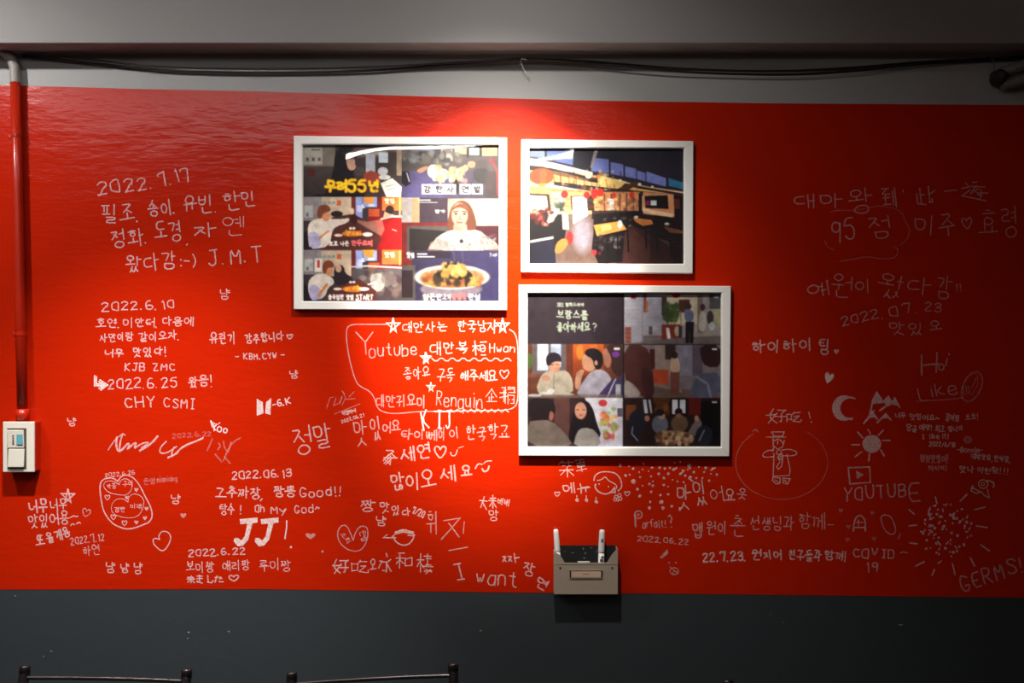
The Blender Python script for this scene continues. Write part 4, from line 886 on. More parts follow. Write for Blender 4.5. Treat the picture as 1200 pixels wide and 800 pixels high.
    p.l((90, 55, 45), 1.1, [(531, 247.5), (536, 247)]); p.l((90, 55, 45), 1.1, [(541, 247), (546, 247.5)]); p.e((60, 36, 34), 533.5, 250, 1.6, 1); p.e((60, 36, 34), 543.5, 250, 1.6, 1); p.l((200, 130, 115), .9, [(538, 252), (538, 256), (539.5, 257)]); p.l((190, 90, 85), 1.4, [(535, 260), (541, 260)])
    p.p((236, 226, 222), [(500, 293), (506, 284), (512, 276), (528, 268), (536, 274), (545, 270), (560, 268), (572, 278), (582, 284), (585, 293)], sm=1)
    p.p((232, 190, 178), [(500, 293), (504, 283), (511, 281), (514, 293)], .6); p.p((232, 190, 178), [(572, 293), (574, 281), (582, 286), (584, 293)], .6)
    for k in range(9): p.l((150, 140, 145), .8, [(511 + k * 1.3, 279 + k * .3), (515 + k * 1.5, 293)], .6)
    p.blotch([(205, 190, 190), (165, 150, 155), (245, 238, 235)], 524, 274, 580, 292, 90, 1.4, .6); p.e((250, 246, 242), 531, 274, 8, 5); p.e((250, 246, 242), 548, 274, 8, 5); p.e((60, 50, 60), 540, 282, 2.2, 2.2)
    # still F
    p.clip = (470, 293, 586, 354)
    p.r((150, 40, 40), 470, 293, 500, 352); p.p((120, 110, 112), [(476, 293), (520, 296), (545, 298), (545, 306), (478, 304)]); p.grad((72, 60, 96), (82, 72, 130), 482, 293, 585, 354, False); p.r((60, 44, 66), 480, 294, 528, 302)
    p.r((110, 100, 100), 470, 310, 486, 352); p.r((66, 46, 54), 470, 316, 483, 348); p.r((110, 92, 100), 494, 330, 505, 352)
    p.text((245, 245, 250), '맛집', 476, 298, 485, 298, 6, 1.6); p.r((230, 230, 240), 488, 296, 500, 298); p.r((230, 230, 240), 488, 299.5, 509, 300.7); p.text((240, 240, 250), 'TvN', 573, 298, 582, 298, 4, 1)
    p.e((170, 150, 170), 528, 338, 36, 10); p.e((250, 244, 236), 529, 324, 44, 14.5); p.e((226, 178, 140), 529, 324.5, 38, 11); p.grad((0, 0, 0), (0, 0, 0), 0, 0, 0.1, .1)
    p.e((214, 130, 80), 529, 327, 37, 9.5, .9)
    p.blotch([(240, 190, 100), (200, 110, 60), (225, 150, 90), (150, 90, 60)], 498, 320, 562, 333, 90, 3)
    p.blotch([(60, 44, 40), (80, 62, 50), (40, 30, 34)], 508, 320, 548, 333, 34, 3.6)
    p.blotch([(244, 200, 110), (230, 170, 80), (250, 220, 150)], 518, 309, 544, 322, 60, 3); p.blotch([(60, 44, 40)], 522, 306, 536, 312, 8, 1.6); p.blotch([(248, 200, 110)], 552, 322, 560, 332, 10, 3)
    for x in (531, 541): p.l((120, 110, 150), 2, [(x, 294), (x + 1, 306)], .5)
    p.text((250, 248, 250), '얼큰한', 495, 347.3, 517, 347.3, 7, 1.7); p.text((250, 240, 245), '고기', 518, 347.3, 528, 347.3, 7, 1.6); p.text((250, 150, 150), '짬뽕국', 529, 347.3, 546, 347.3, 7, 1.9); p.text((250, 248, 250), '완성', 548, 347.3, 562, 347.3, 7, 1.7)
    p.clip = None; p.r((20, 15, 18), 354, 169, 585, 169.8); p.r((40, 34, 36), 354, 169, 354.6, 352)
    p.grain(1.2, .04); p.grain(5, .05); p.blur(2); return p

# --- print 2: interior of the restaurant
def print_two():
    p = Painter(620, 173, 802, 309, (40, 30, 36))
    p.grad((34, 30, 46), (44, 38, 52), 620, 173, 802, 240)
    p.p((120, 100, 92), [(620, 236), (802, 236), (802, 309), (620, 309)]); p.p((236, 190, 130), [(620, 196), (700, 205), (760, 218), (802, 224), (802, 250), (620, 250)])
    # coloured ceiling panels
    for q in ([(621, 174), (639, 174), (639, 185), (621, 183)], [(641, 174), (672, 177), (672, 193), (641, 186)], [(695, 184), (714, 186), (714, 202), (693, 200)], [(716, 189), (731, 192), (731, 206), (716, 203)], [(733, 194), (746, 197), (746, 209), (733, 206)], [(747, 199), (757, 202), (757, 212), (747, 209)], [(758, 200), (781, 208), (781, 218), (758, 212)], [(784, 208), (801, 213), (801, 221), (784, 217)]):
        p.p((118, 128, 200) if q[0][0] < 780 else (50, 120, 160), q)
    p.p((150, 165, 205), [(621, 174), (639, 174), (639, 185), (621, 183)]); p.p((120, 150, 200), [(641, 178), (672, 182), (672, 188), (641, 183)]); p.p((225, 215, 215), [(621, 184), (650, 190), (695, 201), (695, 205), (650, 198), (621, 193)])
    p.p((150, 140, 140), [(697, 174), (702, 174), (695, 196), (692, 196)]); p.p((50, 36, 36), [(620, 193), (640, 195), (694, 207), (760, 219), (802, 226), (802, 229), (760, 222), (690, 212), (620, 198)])
    for x in (657, 673, 700, 728): p.l((70, 40, 26), 1, [(x, 200), (x, 216)])
    p.p((214, 150, 90), [(640, 198), (660, 201), (690, 210), (690, 216), (640, 213)], .5)
    p.p((245, 205, 120), [(700, 204), (735, 212), (725, 222), (702, 218)]); p.p((235, 180, 100), [(735, 217), (775, 226), (760, 224), (785, 229), (740, 228)]); p.p((80, 44, 28), [(720, 222), (744, 212), (752, 214), (728, 226)])
    for x, y, r in ((642, 193, 4), (690, 206, 3.5), (727, 211, 2.5), (750, 215, 2), (765, 218, 1.6)): p.e((255, 244, 210), x, y, r, r * .7)
    p.p((44, 30, 34), [(650, 212), (720, 220), (802, 228), (802, 233), (700, 224), (650, 217)]); p.p((210, 205, 205), [(621, 213), (650, 216), (700, 225), (700, 228), (650, 220), (621, 217)])
    # wall zone
    p.p((225, 165, 110), [(621, 217), (700, 224), (752, 229), (752, 246), (700, 245), (621, 243)]); p.r((215, 145, 95), 704, 224, 750, 246); p.r((176, 170, 160), 646, 224, 660, 250)
    for x in (708, 716, 726, 734, 742): p.r((110, 60, 44), x, 226, x + 1.4, 246)
    p.p((60, 40, 36), [(620, 226), (644, 227), (646, 246), (620, 249)]); p.p((245, 245, 235), [(621, 228), (641, 229), (643, 245), (621, 247)]); p.p((70, 44, 38), [(669, 229), (696, 228), (697, 246), (670, 246)]); p.p((230, 236, 238), [(671, 230), (688, 229), (690, 262), (672, 264)]); p.r((235, 236, 232), 712, 232, 720, 246)
    p.p((30, 22, 26), [(620, 250), (648, 247), (655, 251), (660, 250), (664, 266), (662, 280), (650, 296), (650, 309), (620, 309)]); p.p((225, 225, 225), [(621, 281), (649, 276), (649, 279), (621, 284)]); p.p((36, 34, 56), [(621, 284), (650, 280), (652, 309), (621, 309)])
    p.blotch([(220, 190, 170), (120, 30, 30), (200, 90, 70), (60, 40, 46)], 622, 244, 648, 262, 34, 3); p.p((215, 200, 200), [(640, 258), (652, 246), (656, 248), (645, 262)], sm=1)
    p.e((180, 178, 160), 657, 240, 6, 6); p.blotch([(60, 70, 60), (200, 200, 190), (90, 80, 70)], 652, 232, 662, 246, 20, 2.4); p.p((236, 232, 226), [(659, 250), (666, 250), (667, 268), (660, 268)])
    # floor
    p.p((120, 92, 84), [(672, 262), (692, 250), (700, 256), (704, 290), (714, 309), (650, 309), (664, 284)]); p.e((176, 168, 190), 683, 274, 11, 20, .75, .7); p.p((60, 34, 36), [(722, 309), (730, 268), (745, 262), (786, 288), (790, 309)]); p.p((84, 48, 44), [(726, 309), (732, 272), (744, 268), (768, 292), (772, 309)], .8)
    p.e((190, 50, 50), 668, 278, 4, 8); p.p((216, 140, 70), [(652, 284), (660, 278), (666, 280), (666, 286), (658, 296), (650, 296)], sm=1)
    # dark seats
    p.p((28, 20, 24), [(696, 250), (760, 246), (802, 248), (802, 309), (790, 309), (784, 282), (770, 278), (752, 268), (738, 262), (732, 274), (730, 306), (702, 309), (694, 290), (696, 272)])
    p.p((232, 160, 80), [(696, 263), (728, 258), (735, 268), (700, 276)]); p.p((250, 200, 120), [(704, 264), (716, 262), (718, 268), (706, 271)]); p.p((200, 120, 60), [(742, 254), (764, 257), (766, 262), (754, 264), (745, 259)]); p.p((205, 125, 66), [(778, 265), (801, 268), (801, 273), (786, 272)])
    p.e((225, 225, 225), 727, 262, 3, 5); p.e((220, 220, 215), 746, 253, 2.4, 2); p.e((200, 200, 200), 732, 247, 2, 2); p.e((205, 200, 190), 782, 262, 3, 2); p.blotch([(90, 70, 80), (150, 150, 150), (24, 18, 22)], 700, 276, 730, 292, 24, 2.2, .6); p.blotch([(100, 90, 90), (24, 18, 22)], 702, 248, 740, 258, 26, 2.2, .6)
    p.e((180, 50, 56), 697, 295, 4, 3); p.e((120, 30, 34), 702, 296, 3, 2)
    # ceiling battens, hanging rods, chair backs and clutter
    for k in range(12): p.l((96, 54, 34), .8, [(648 + k * 9, 200 + k * 1.9), (650 + k * 9, 216 + k * 1.0)], .7)
    for y in (222, 232, 240): p.l((150, 92, 60), .8, [(646, y), (752, y + 4)], .6)
    p.blotch([(180, 110, 70), (120, 70, 50), (240, 200, 150), (90, 50, 40)], 700, 228, 752, 246, 60, 2, .45)
    p.blotch([(255, 225, 170), (190, 120, 70)], 640, 200, 720, 222, 40, 2.4, .5)
    for x, y in ((700, 278), (712, 276), (724, 274), (736, 270), (757, 266), (770, 270), (786, 276), (796, 280)):
        p.l((14, 10, 12), 1.6, [(x, y), (x + 1, y + 24)]); p.l((70, 48, 46), .8, [(x - 4, y + 3), (x + 5, y + 2)]); p.l((60, 40, 40), .8, [(x - 4, y + 8), (x + 5, y + 7)])
    p.p((24, 16, 20), [(694, 246), (752, 246), (752, 252), (694, 256)], .8); p.grad((30, 20, 24), (40, 26, 28), 762, 262, 802, 309, True, .55)
    # tv and its wall
    p.p((205, 140, 95), [(754, 224), (790, 227), (791, 254), (754, 250)]); p.p((235, 195, 160), [(754, 243), (790, 250), (788, 254), (754, 248)]); p.p((20, 14, 18), [(756, 229), (783, 228), (784, 244), (757, 243)]); p.p((205, 210, 205), [(763, 234), (770, 234), (770, 240), (763, 240)]); p.r((120, 30, 80), 757, 234, 762, 240); p.p((30, 18, 22), [(790, 228), (802, 230), (802, 270), (786, 266), (791, 252)]); p.r((86, 40, 34), 791, 232, 797, 244)
    p.r((30, 20, 24), 749, 226, 753, 252)
    for x, y, rx, ry in ((635, 206, 14.5, 9.5), (662, 227, 4, 4.5), (688, 228, 3.5, 4), (697, 226, 4, 6), (704, 225, 4, 5), (720, 228, 2.6, 3), (741, 228, 3, 4)):
        p.e((232, 84, 44) if rx > 8 else (214, 46, 40), x, y, rx, ry)
    p.r((240, 150, 70), 632, 214, 640, 218); p.e((245, 120, 60), 637, 206, 4, 9, .5)
    for x, y in ((705, 231), (698, 236), (722, 233)): p.e((250, 190, 100), x, y, 2.5, 1.8)
    p.grain(1.2, .04); p.grain(5, .05); p.blur(2); return p

# --- print 3: title card and five drama stills
def print_three():
    p = Painter(618, 343, 846, 524, (40, 32, 44))
    p.r((52, 38, 50), 618, 343, 731, 403)
    p.p((66, 54, 64), [(618, 343), (668, 343), (700, 403), (618, 403)], .5)
    G = (202, 214, 190)
    p.text(G, 'SBS', 653.5, 357, 661, 357, 4.2, .9); p.text(G, '월화드라마', 663, 357, 685, 357, 4.2, .9)
    p.text(G, '브람스를', 653, 368.5, 689.5, 368.5, 10.5, 1.45); p.text(G, '좋아하세요', 653, 383, 692, 383, 11, 1.45); p.text(G, '?', 695, 383, 701, 383, 9.5, 1.3)
    # still: three people at the table
    p.clip = (618, 403, 731, 466)
    p.r((150, 74, 40), 618, 403, 731, 466); p.r((70, 45, 46), 618, 403, 731, 466, .5); p.grad((196, 92, 40), (150, 60, 34), 662, 403, 708, 440); p.r((110, 50, 36), 662, 403, 672, 440); p.e((220, 124, 50), 680, 412, 4, 10); p.e((210, 105, 44), 697, 408, 5, 6)
    p.r((110, 96, 100), 624, 403, 664, 438); p.r((214, 220, 240), 630, 403, 643, 434); p.r((196, 205, 232), 646, 403, 658, 430); p.r((235, 238, 250), 632, 405, 641, 430); p.p((90, 110, 60), [(619, 412), (624, 416), (626, 424), (621, 434), (619, 430)], sm=1); p.r((120, 70, 60), 618, 438, 640, 442)
    p.p((188, 174, 158), [(628, 458), (634, 440), (642, 434), (654, 434), (666, 434), (672, 446), (672, 462), (640, 464)], sm=1); p.e((205, 150, 124), 650, 428, 7, 9); p.p((44, 34, 48), [(640, 424), (641, 416), (648, 412), (657, 415), (659, 424), (654, 423), (648, 424), (643, 430)], sm=1); p.e((200, 140, 116), 640, 443, 5, 3.6); p.l((140, 126, 116), 1, [(650, 438), (649, 462)]); p.l((90, 60, 56), .9, [(646, 427), (649, 427)]); p.l((90, 60, 56), .9, [(652, 427), (655, 427)])
    p.p((176, 168, 186), [(674, 465), (684, 446), (694, 434), (706, 432), (716, 440), (718, 452), (708, 466)], sm=1); p.p((208, 150, 120), [(682, 420), (686, 414), (696, 416), (700, 428), (694, 436), (686, 434), (683, 430)], sm=1); p.p((34, 24, 30), [(685, 413), (690, 408), (700, 408), (708, 416), (707, 428), (702, 434), (697, 430), (695, 420), (688, 417)], sm=1); p.p((206, 148, 120), [(674, 456), (675, 438), (681, 432), (686, 434), (682, 442), (680, 456)], sm=1); p.e((205, 150, 124), 699, 425, 2, 3)
    p.p((172, 112, 92), [(706, 412), (711, 407), (718, 412), (716, 430), (711, 431), (708, 424)], sm=1); p.p((66, 40, 42), [(710, 406), (720, 402), (731, 404), (731, 442), (722, 440), (716, 432), (718, 420)], sm=1); p.p((70, 56, 96), [(704, 460), (718, 444), (731, 440), (731, 466), (700, 466)]); p.l((205, 200, 220), 1.6, [(712, 466), (718, 452), (722, 444)]); p.r((170, 170, 180), 722, 450, 728, 466)
    p.e((120, 60, 150), 722, 415, 4.5, 3.5); p.r((235, 230, 240), 720, 407, 727, 410)
    p.e((214, 206, 200), 640, 461, 8, 2.4); p.e((200, 190, 184), 663, 462, 10, 2); p.e((225, 222, 225), 646, 458, 4, 3); p.r((130, 110, 104), 618, 462, 731, 466, .7); p.e((215, 215, 220), 627, 463, 8, 1.6)
    # still: woman by a flowered screen
    p.clip = (618, 466, 731, 524)
    p.r((54, 34, 38), 618, 466, 731, 524); p.r((90, 56, 54), 650, 466, 668, 524); p.p((220, 214, 230), [(686, 466), (731, 466), (731, 524), (700, 524)]); p.p((190, 180, 205), [(700, 490), (712, 486), (716, 524), (700, 524)], .5)
    p.e((205, 60, 60), 707, 472, 5, 4); p.e((215, 130, 70), 711, 490, 4, 5); p.e((205, 90, 80), 711, 510, 4, 5); p.blotch([(230, 150, 90), (150, 180, 90), (220, 90, 90), (235, 200, 120)], 704, 478, 724, 514, 26, 2.6); p.r((100, 90, 110), 724, 478, 730, 488); p.e((130, 150, 90), 720, 500, 4, 6, .7); p.r((240, 240, 245), 720, 467, 727, 469)
    p.p((30, 20, 26), [(666, 510), (671, 490), (674, 476), (681, 468), (690, 470), (696, 480), (700, 496), (706, 512), (690, 520), (670, 520)], sm=1); p.e((198, 140, 118), 681, 481, 7, 10); p.p((150, 142, 140), [(672, 524), (676, 506), (684, 500), (700, 504), (706, 524)], sm=1); p.l((90, 50, 46), .9, [(676, 480), (679, 480)]); p.l((90, 50, 46), .9, [(683, 480), (686, 480)]); p.l((160, 70, 70), 1.1, [(680, 486), (683, 486)])
    p.p((34, 22, 28), [(618, 466), (648, 466), (652, 480), (648, 492), (640, 496), (620, 492)], sm=1); p.p((112, 98, 92), [(618, 524), (618, 494), (632, 492), (646, 492), (662, 506), (674, 524)], sm=1); p.p((150, 92, 80), [(645, 480), (650, 484), (648, 493), (643, 492)], sm=1)
    # still: street corner
    p.clip = (732, 343, 846, 403)
    p.r((150, 142, 148), 732, 343, 846, 403); p.grad((168, 164, 178), (142, 138, 150), 732, 343, 780, 403); p.r((110, 44, 36), 755, 343, 758, 366); p.r((170, 96, 70), 757, 352, 760, 366); p.r((130, 120, 130), 753, 343, 754, 400); p.r((130, 66, 52), 733, 383, 740, 402); p.r((110, 96, 96), 754, 393, 776, 402); p.r((80, 60, 60), 761, 382, 765, 392); p.r((196, 180, 160), 780, 346, 818, 380); p.r((60, 44, 46), 776, 348, 782, 370)
    for y in range(348, 400, 5): p.l((140, 134, 146), .7, [(733, y), (776, y - 1)], .6)
    p.r((150, 24, 30), 740, 346, 746, 350); p.e((170, 24, 30), 793, 345, 5, 4); p.r((80, 48, 42), 796, 351, 809, 366)
    p.blotch([(60, 76, 44), (84, 104, 54), (50, 60, 40)], 780, 358, 794, 376, 50, 3.4, .9); p.l((90, 110, 50), 1, [(793, 362), (791, 380)]); p.l((110, 120, 60), 1, [(798, 364), (799, 380)]); p.r((126, 50, 40), 776, 380, 798, 400); p.p((225, 220, 222), [(781, 384), (785, 384), (787, 400), (783, 400)]); p.e((190, 170, 140), 794, 388, 3, 6); p.r((60, 50, 50), 796, 382, 800, 396)
    p.r((120, 104, 96), 818, 346, 824, 390); p.r((150, 140, 132), 828, 350, 832, 390); p.r((160, 156, 126), 836, 362, 846, 384); p.r((84, 80, 84), 832, 343, 846, 362); p.e((60, 50, 50), 833, 372, 4, 8); p.e((190, 190, 195), 835, 382, 3.5, 5); p.r((150, 140, 130), 812, 390, 846, 394)
    p.p((104, 92, 90), [(732, 403), (790, 396), (846, 393), (846, 404), (732, 404)]); p.e((60, 40, 38), 807, 359, 4, 4); p.p((98, 104, 134), [(802, 364), (806, 362), (813, 364), (814, 376), (804, 378)], sm=1); p.p((30, 22, 28), [(804, 377), (814, 377), (813, 402), (809, 402), (809, 388), (808, 402), (804, 402)]); p.e((70, 40, 36), 824, 360, 3, 4); p.p((180, 172, 160), [(820, 366), (826, 364), (828, 374), (827, 388), (819, 388)], sm=1); p.r((225, 225, 225), 837, 347, 843, 349)
    # still: two backs facing a man
    p.clip = (732, 404, 846, 466)
    p.r((120, 106, 112), 732, 404, 846, 466); p.r((150, 130, 122), 768, 404, 792, 440); p.r((56, 40, 40), 780, 404, 792, 421); p.r((128, 122, 138), 794, 404, 812, 440); p.r((90, 80, 92), 812, 404, 824, 440); p.r((70, 30, 28), 762, 409, 768, 432); p.r((176, 70, 40), 766, 433, 784, 450); p.p((104, 80, 74), [(762, 450), (846, 462), (846, 468), (762, 468)]); p.p((140, 112, 100), [(766, 448), (800, 456), (800, 460), (766, 452)])
    p.p((206, 172, 146), [(786, 420), (791, 417), (797, 422), (798, 436), (786, 436)], sm=1); p.e((50, 30, 32), 791, 416, 4, 4); p.p((116, 66, 56), [(786, 436), (797, 436), (796, 464), (787, 464)])
    p.p((74, 38, 36), [(732, 404), (757, 404), (764, 420), (766, 440), (768, 466), (752, 466), (740, 448), (732, 444)], sm=1); p.p((176, 160, 156), [(732, 444), (744, 450), (754, 464), (732, 466)], .7, 1); p.p((56, 30, 32), [(750, 430), (764, 432), (768, 466), (756, 466)], .8, 1)
    p.p((50, 28, 30), [(820, 404), (846, 404), (846, 430), (828, 430), (822, 420)], sm=1); p.p((84, 84, 104), [(808, 466), (812, 448), (822, 437), (846, 436), (846, 466)], sm=1); p.l((130, 130, 150), 3, [(818, 442), (830, 450), (834, 466)], .8); p.r((225, 225, 225), 835, 408, 841, 410)
    # still: group at a table
    p.clip = (732, 466, 846, 524)
    p.r((44, 26, 26), 732, 466, 846, 524); p.r((150, 76, 44), 734, 474, 746, 492, .7); p.p((196, 196, 215), [(754, 468), (758, 468), (760, 484), (756, 484)]); p.p((180, 176, 190), [(760, 468), (763, 468), (765, 484), (763, 484)]); p.blotch([(130, 70, 26), (96, 50, 24), (70, 50, 26)], 768, 466, 784, 484, 26, 4); p.r((28, 18, 20), 786, 466, 806, 487); p.r((222, 222, 232), 788.5, 468, 795, 485); p.r((222, 222, 232), 797.5, 468, 804, 484); p.r((110, 26, 22), 808, 466, 822, 486, .8); p.r((16, 12, 16), 822, 470, 846, 524)
    p.e((34, 32, 44), 748, 494, 11, 14); p.l((110, 130, 180), 1.6, [(742, 500), (741, 508), (748, 516)]); p.e((176, 120, 96), 759, 490, 3, 3.5); p.e((104, 108, 122), 774, 497, 9.5, 11); p.e((186, 140, 120), 776, 487, 4, 4); p.e((40, 26, 30), 774, 483, 5, 4); p.e((106, 82, 60), 797, 496, 10, 10); p.e((30, 20, 24), 796, 482.5, 4.5, 4.5); p.e((150, 100, 80), 796, 487, 3.4, 3); p.p((120, 106, 104), [(804, 512), (814, 494), (820, 488), (824, 498), (818, 510)], sm=1); p.e((190, 140, 116), 817, 490, 2.6, 3.6); p.e((34, 36, 48), 826, 510, 10, 12); p.l((140, 150, 170), 1.4, [(820, 516), (826, 504)])
    p.e((150, 110, 80), 790, 512, 22, 8); p.blotch([(190, 150, 110), (110, 70, 50), (160, 120, 86), (210, 180, 150), (80, 50, 40)], 770, 506, 812, 520, 60, 2.6); p.r((205, 205, 205), 835, 470, 841, 472)
    p.clip = None; p.r((30, 24, 28), 730.5, 343, 732, 524); p.r((24, 18, 22), 618, 343, 846, 343.8); p.grain(1.2, .04); p.grain(6, .06); p.blur(3); return p

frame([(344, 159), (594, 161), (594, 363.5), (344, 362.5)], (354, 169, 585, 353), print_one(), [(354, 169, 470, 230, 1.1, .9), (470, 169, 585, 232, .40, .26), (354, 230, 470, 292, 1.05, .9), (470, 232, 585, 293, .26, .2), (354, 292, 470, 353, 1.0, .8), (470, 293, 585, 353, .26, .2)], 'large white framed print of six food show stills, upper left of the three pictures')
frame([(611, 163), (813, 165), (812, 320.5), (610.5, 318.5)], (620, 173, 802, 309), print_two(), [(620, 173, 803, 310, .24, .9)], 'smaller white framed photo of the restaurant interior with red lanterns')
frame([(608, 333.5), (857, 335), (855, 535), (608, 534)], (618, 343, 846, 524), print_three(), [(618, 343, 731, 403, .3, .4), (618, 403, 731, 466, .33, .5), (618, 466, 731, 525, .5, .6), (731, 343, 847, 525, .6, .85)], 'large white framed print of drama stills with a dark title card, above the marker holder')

# ------------------------------------------------------------------ conduit, switch, cables, hose
def V(px, py, y): return W(px, py, y)
# vertical conduit: red below, bare grey above
yc = -.016
cond = empty('conduit_pipe', V(18, 97, 0), 'red painted conduit running down to the light switch with a bare grey bend on top', 'pipe')
base = cond.location.copy()
R_ = .0113
path = [V(18, 97, yc), V(20.5, 220, yc), V(23.5, 350, yc), V(26.5, 484, yc)]
tube('red_pipe', [p - base for p in path], R_, M['pipe_red'], cond, 16, label='red painted straight length')
bend = smooth_line([tuple(V(*a)) for a in ((18, 97, yc), (17.6, 88, yc), (17, 76, yc), (11, 65, yc - .002), (2, 58, yc - .006), (-12, 53, yc - .012), (-40, 46, yc - .02))], 2)
tube('pipe_bend', [Vector(p) - base for p in bend], R_ + .0006, M['pipe_grey'], cond, 16, label='bare grey bend')
tube('coupling', [V(26.3, 479, yc) - base, V(26.6, 493, yc) - base], R_ + .003, M['pipe_red'], cond, 16)
for py in (158.5, 391):
    bm = bmesh.new(); c = V(19.3 if py < 200 else 24.4, py, yc) - base
    add_tube(bm, [c + Vector((0, 0, -.004)), c + Vector((0, 0, .004))], R_ + .0012, 16)
    add_box(bm, (c.x - .026, -.003 - base.y, c.z - .004), (c.x - .008, -.0008, c.z + .004), .0006)
    from_bm('pipe_clamp', bm, M['pipe_red'], cond)

sw = empty('light_switch', V(22, 554, 0), 'ivory double rocker light switch on a red surface box at the end of the pipe', 'switch')
b = sw.location.copy()
def B(px, py, y): return V(px, py, y) - b
fr_ = -.036
tl = B(3.2, 494, fr_); br = B(40, 553, fr_)
box('surface_box', (tl.x + .001, fr_ + .006, br.z + .001), (br.x - .001, -.0008, tl.z - .001), M['pipe_red'], sw, bevel=.0015, label='red painted mounting box')
cover = box('cover_plate', (tl.x, fr_, br.z), (br.x, fr_ + .006, tl.z), M['plate'], sw, bevel=.0015, label='ivory cover plate')
a0, a1 = B(8.6, 501.5, fr_), B(31, 549.5, fr_)
box('rocker_surround', (a0.x, fr_ - .0004, a1.z), (a1.x, fr_ + .001, a0.z), M['gap'], cover)
for (u0, v0, u1, v1, tilt, nm) in ((9.4, 503.5, 28.6, 524.6, .07, 1), (10.2, 525.6, 29.0, 547, -.10, 0)):
    p0, p1 = B(u0, v0, fr_), B(u1, v1, fr_)
    c = (p0 + p1) / 2; hx = (p1.x - p0.x) / 2; hz = (p0.z - p1.z) / 2
    bm = bmesh.new(); add_box(bm, (-hx, -.0022, -hz), (hx, .0022, hz), .0012)
    bmesh.ops.transform(bm, matrix=Matrix.Translation((c.x, fr_ - .0022, c.z)) @ Matrix.Rotation(tilt, 4, 'X'), verts=bm.verts)
    rk = from_bm('rocker', bm, M['rocker'] if not nm else M['plate'], sw)
    if nm:
        q0, q1 = B(20.6, 508.5, fr_), B(27.8, 520.5, fr_)
        bm = bmesh.new(); add_box(bm, (q0.x, fr_ - .0056, q1.z), (q1.x, fr_ - .0040, q0.z), .0003)
        from_bm('sticker', bm, M['teal'], rk, label='small teal sticker')
        bm = bmesh.new()
        for k in range(4):
            r0, r1 = B(15.6, 509.5 + k * 2.8, fr_), B(17.6, 511.2 + k * 2.8, fr_)
            add_box(bm, (r0.x, fr_ - .0054, r1.z), (r1.x, fr_ - .0042, r0.z))
        from_bm('printed_characters', bm, M['print_dark'], rk)

def cable(name, pts, r, label):
    q = smooth_line([tuple(W(a, c, y)) for a, c, y in pts], 2)
    o = tube(name, q, r, M['cable'], None, 8, label=label, cat='cable'); return o
cable('cable', [(27, 66, -.010), (60, 69, -.010), (100, 73, -.010), (155, 79, -.010), (210, 84, -.010), (320, 85.5, -.010), (420, 84, -.010), (500, 77.5, -.012), (560, 74, -.012), (612, 69.5, -.016), (680, 71, -.014), (760, 78, -.012), (830, 82.5, -.010), (920, 84, -.010), (1010, 79, -.010), (1090, 71.5, -.010), (1150, 69.5, -.010), (1300, 60, -.006), (1500, 58, -.006)], .0030, 'thicker black cable sagging along the wall under the beam')
cable('cable', [(27, 64, -.018), (60, 66, -.018), (100, 69.5, -.020), (150, 75, -.020), (215, 80, -.020), (330, 81, -.020), (430, 79, -.020), (520, 74, -.022), (580, 71, -.024), (612, 68, -.026), (690, 73, -.022), (770, 82, -.02), (850, 87, -.014), (930, 88.5, -.014), (1000, 84, -.014), (1080, 75, -.014), (1150, 71, -.008), (1300, 66, -.005), (1500, 64, -.005)], .0021, 'thinner black cable hanging lowest right of the clip under the beam')
ct = empty('cable_clip', W(611, 75, 0), 'small pale clip holding the black cables above the pictures', 'clip')
cb = ct.location.copy()
def CB(px, py, y): return W(px, py, y) - cb
bm = bmesh.new(); add_tube(bm, [CB(609, 69, -.024), CB(613, 69, -.029), CB(617.5, 69.8, -.024)], .0016, 8)
from_bm('tie_band', bm, M['clip'], ct)
tube('nail', [CB(609.8, 75, -.0008), CB(609.8, 75, -.016)], .0022, M['clip'], ct, 10, rs=[.0016, .0024])
tube('tie_tail', [CB(610, 70, -.024), CB(613, 80, -.018), CB(617, 86, -.012), CB(621, 92, -.010)], .0007, M['clip'], ct, 6)

hz = empty('conduit_hose', W(1180, 95, 0), 'dim pair of thick grey pipes with a black end collar above the red band', 'pipe')
hb = hz.location.copy()
def HB(px, py, y): return W(px, py, y) - hb
tube('pipe', [HB(1172, 86, -.03), HB(1200, 76, -.036), HB(1260, 52 + 12, -.045), HB(1400, 30 + 20, -.06)], .0135, M['hose'], hz, 16, label='upper grey pipe')
tube('pipe', [HB(1174, 99, -.03), HB(1200, 93, -.036), HB(1260, 84, -.045), HB(1400, 66, -.06)], .0135, M['hose'], hz, 16, label='lower grey pipe')
c0 = HB(1167, 92, -.026); bm = bmesh.new()
ax = (HB(1200, 84, -.036) - HB(1170, 92, -.03)).normalized()
g = bmesh.ops.create_uvsphere(bm, u_segments=20, v_segments=12, radius=1)
rotm = ax.to_track_quat('Z', 'Y').to_matrix().to_4x4()
bmesh.ops.transform(bm, matrix=Matrix.Translation(c0 + ax * .006) @ rotm @ Matrix.Diagonal((.036, .018, .016, 1)), verts=bm.verts)
from_bm('end_collar', bm, M['rubber'], hz, smooth=True, label='black rubber collar')
tube('clamp_strap', [HB(1162, 68, -.018), HB(1166, 74, -.03), HB(1165, 82, -.03), HB(1160, 88, -.012)], .0018, M['hose'], hz, 8)

# ------------------------------------------------------------------ marker holder on the wall
hd = empty('marker_holder', W(687, 697, 0), 'taupe plastic wall pocket with a black back and blank tag, holding white markers', 'holder')
ob = hd.location.copy()
HY = -.034
def O(px, py, y): return W(px, py, y) - ob
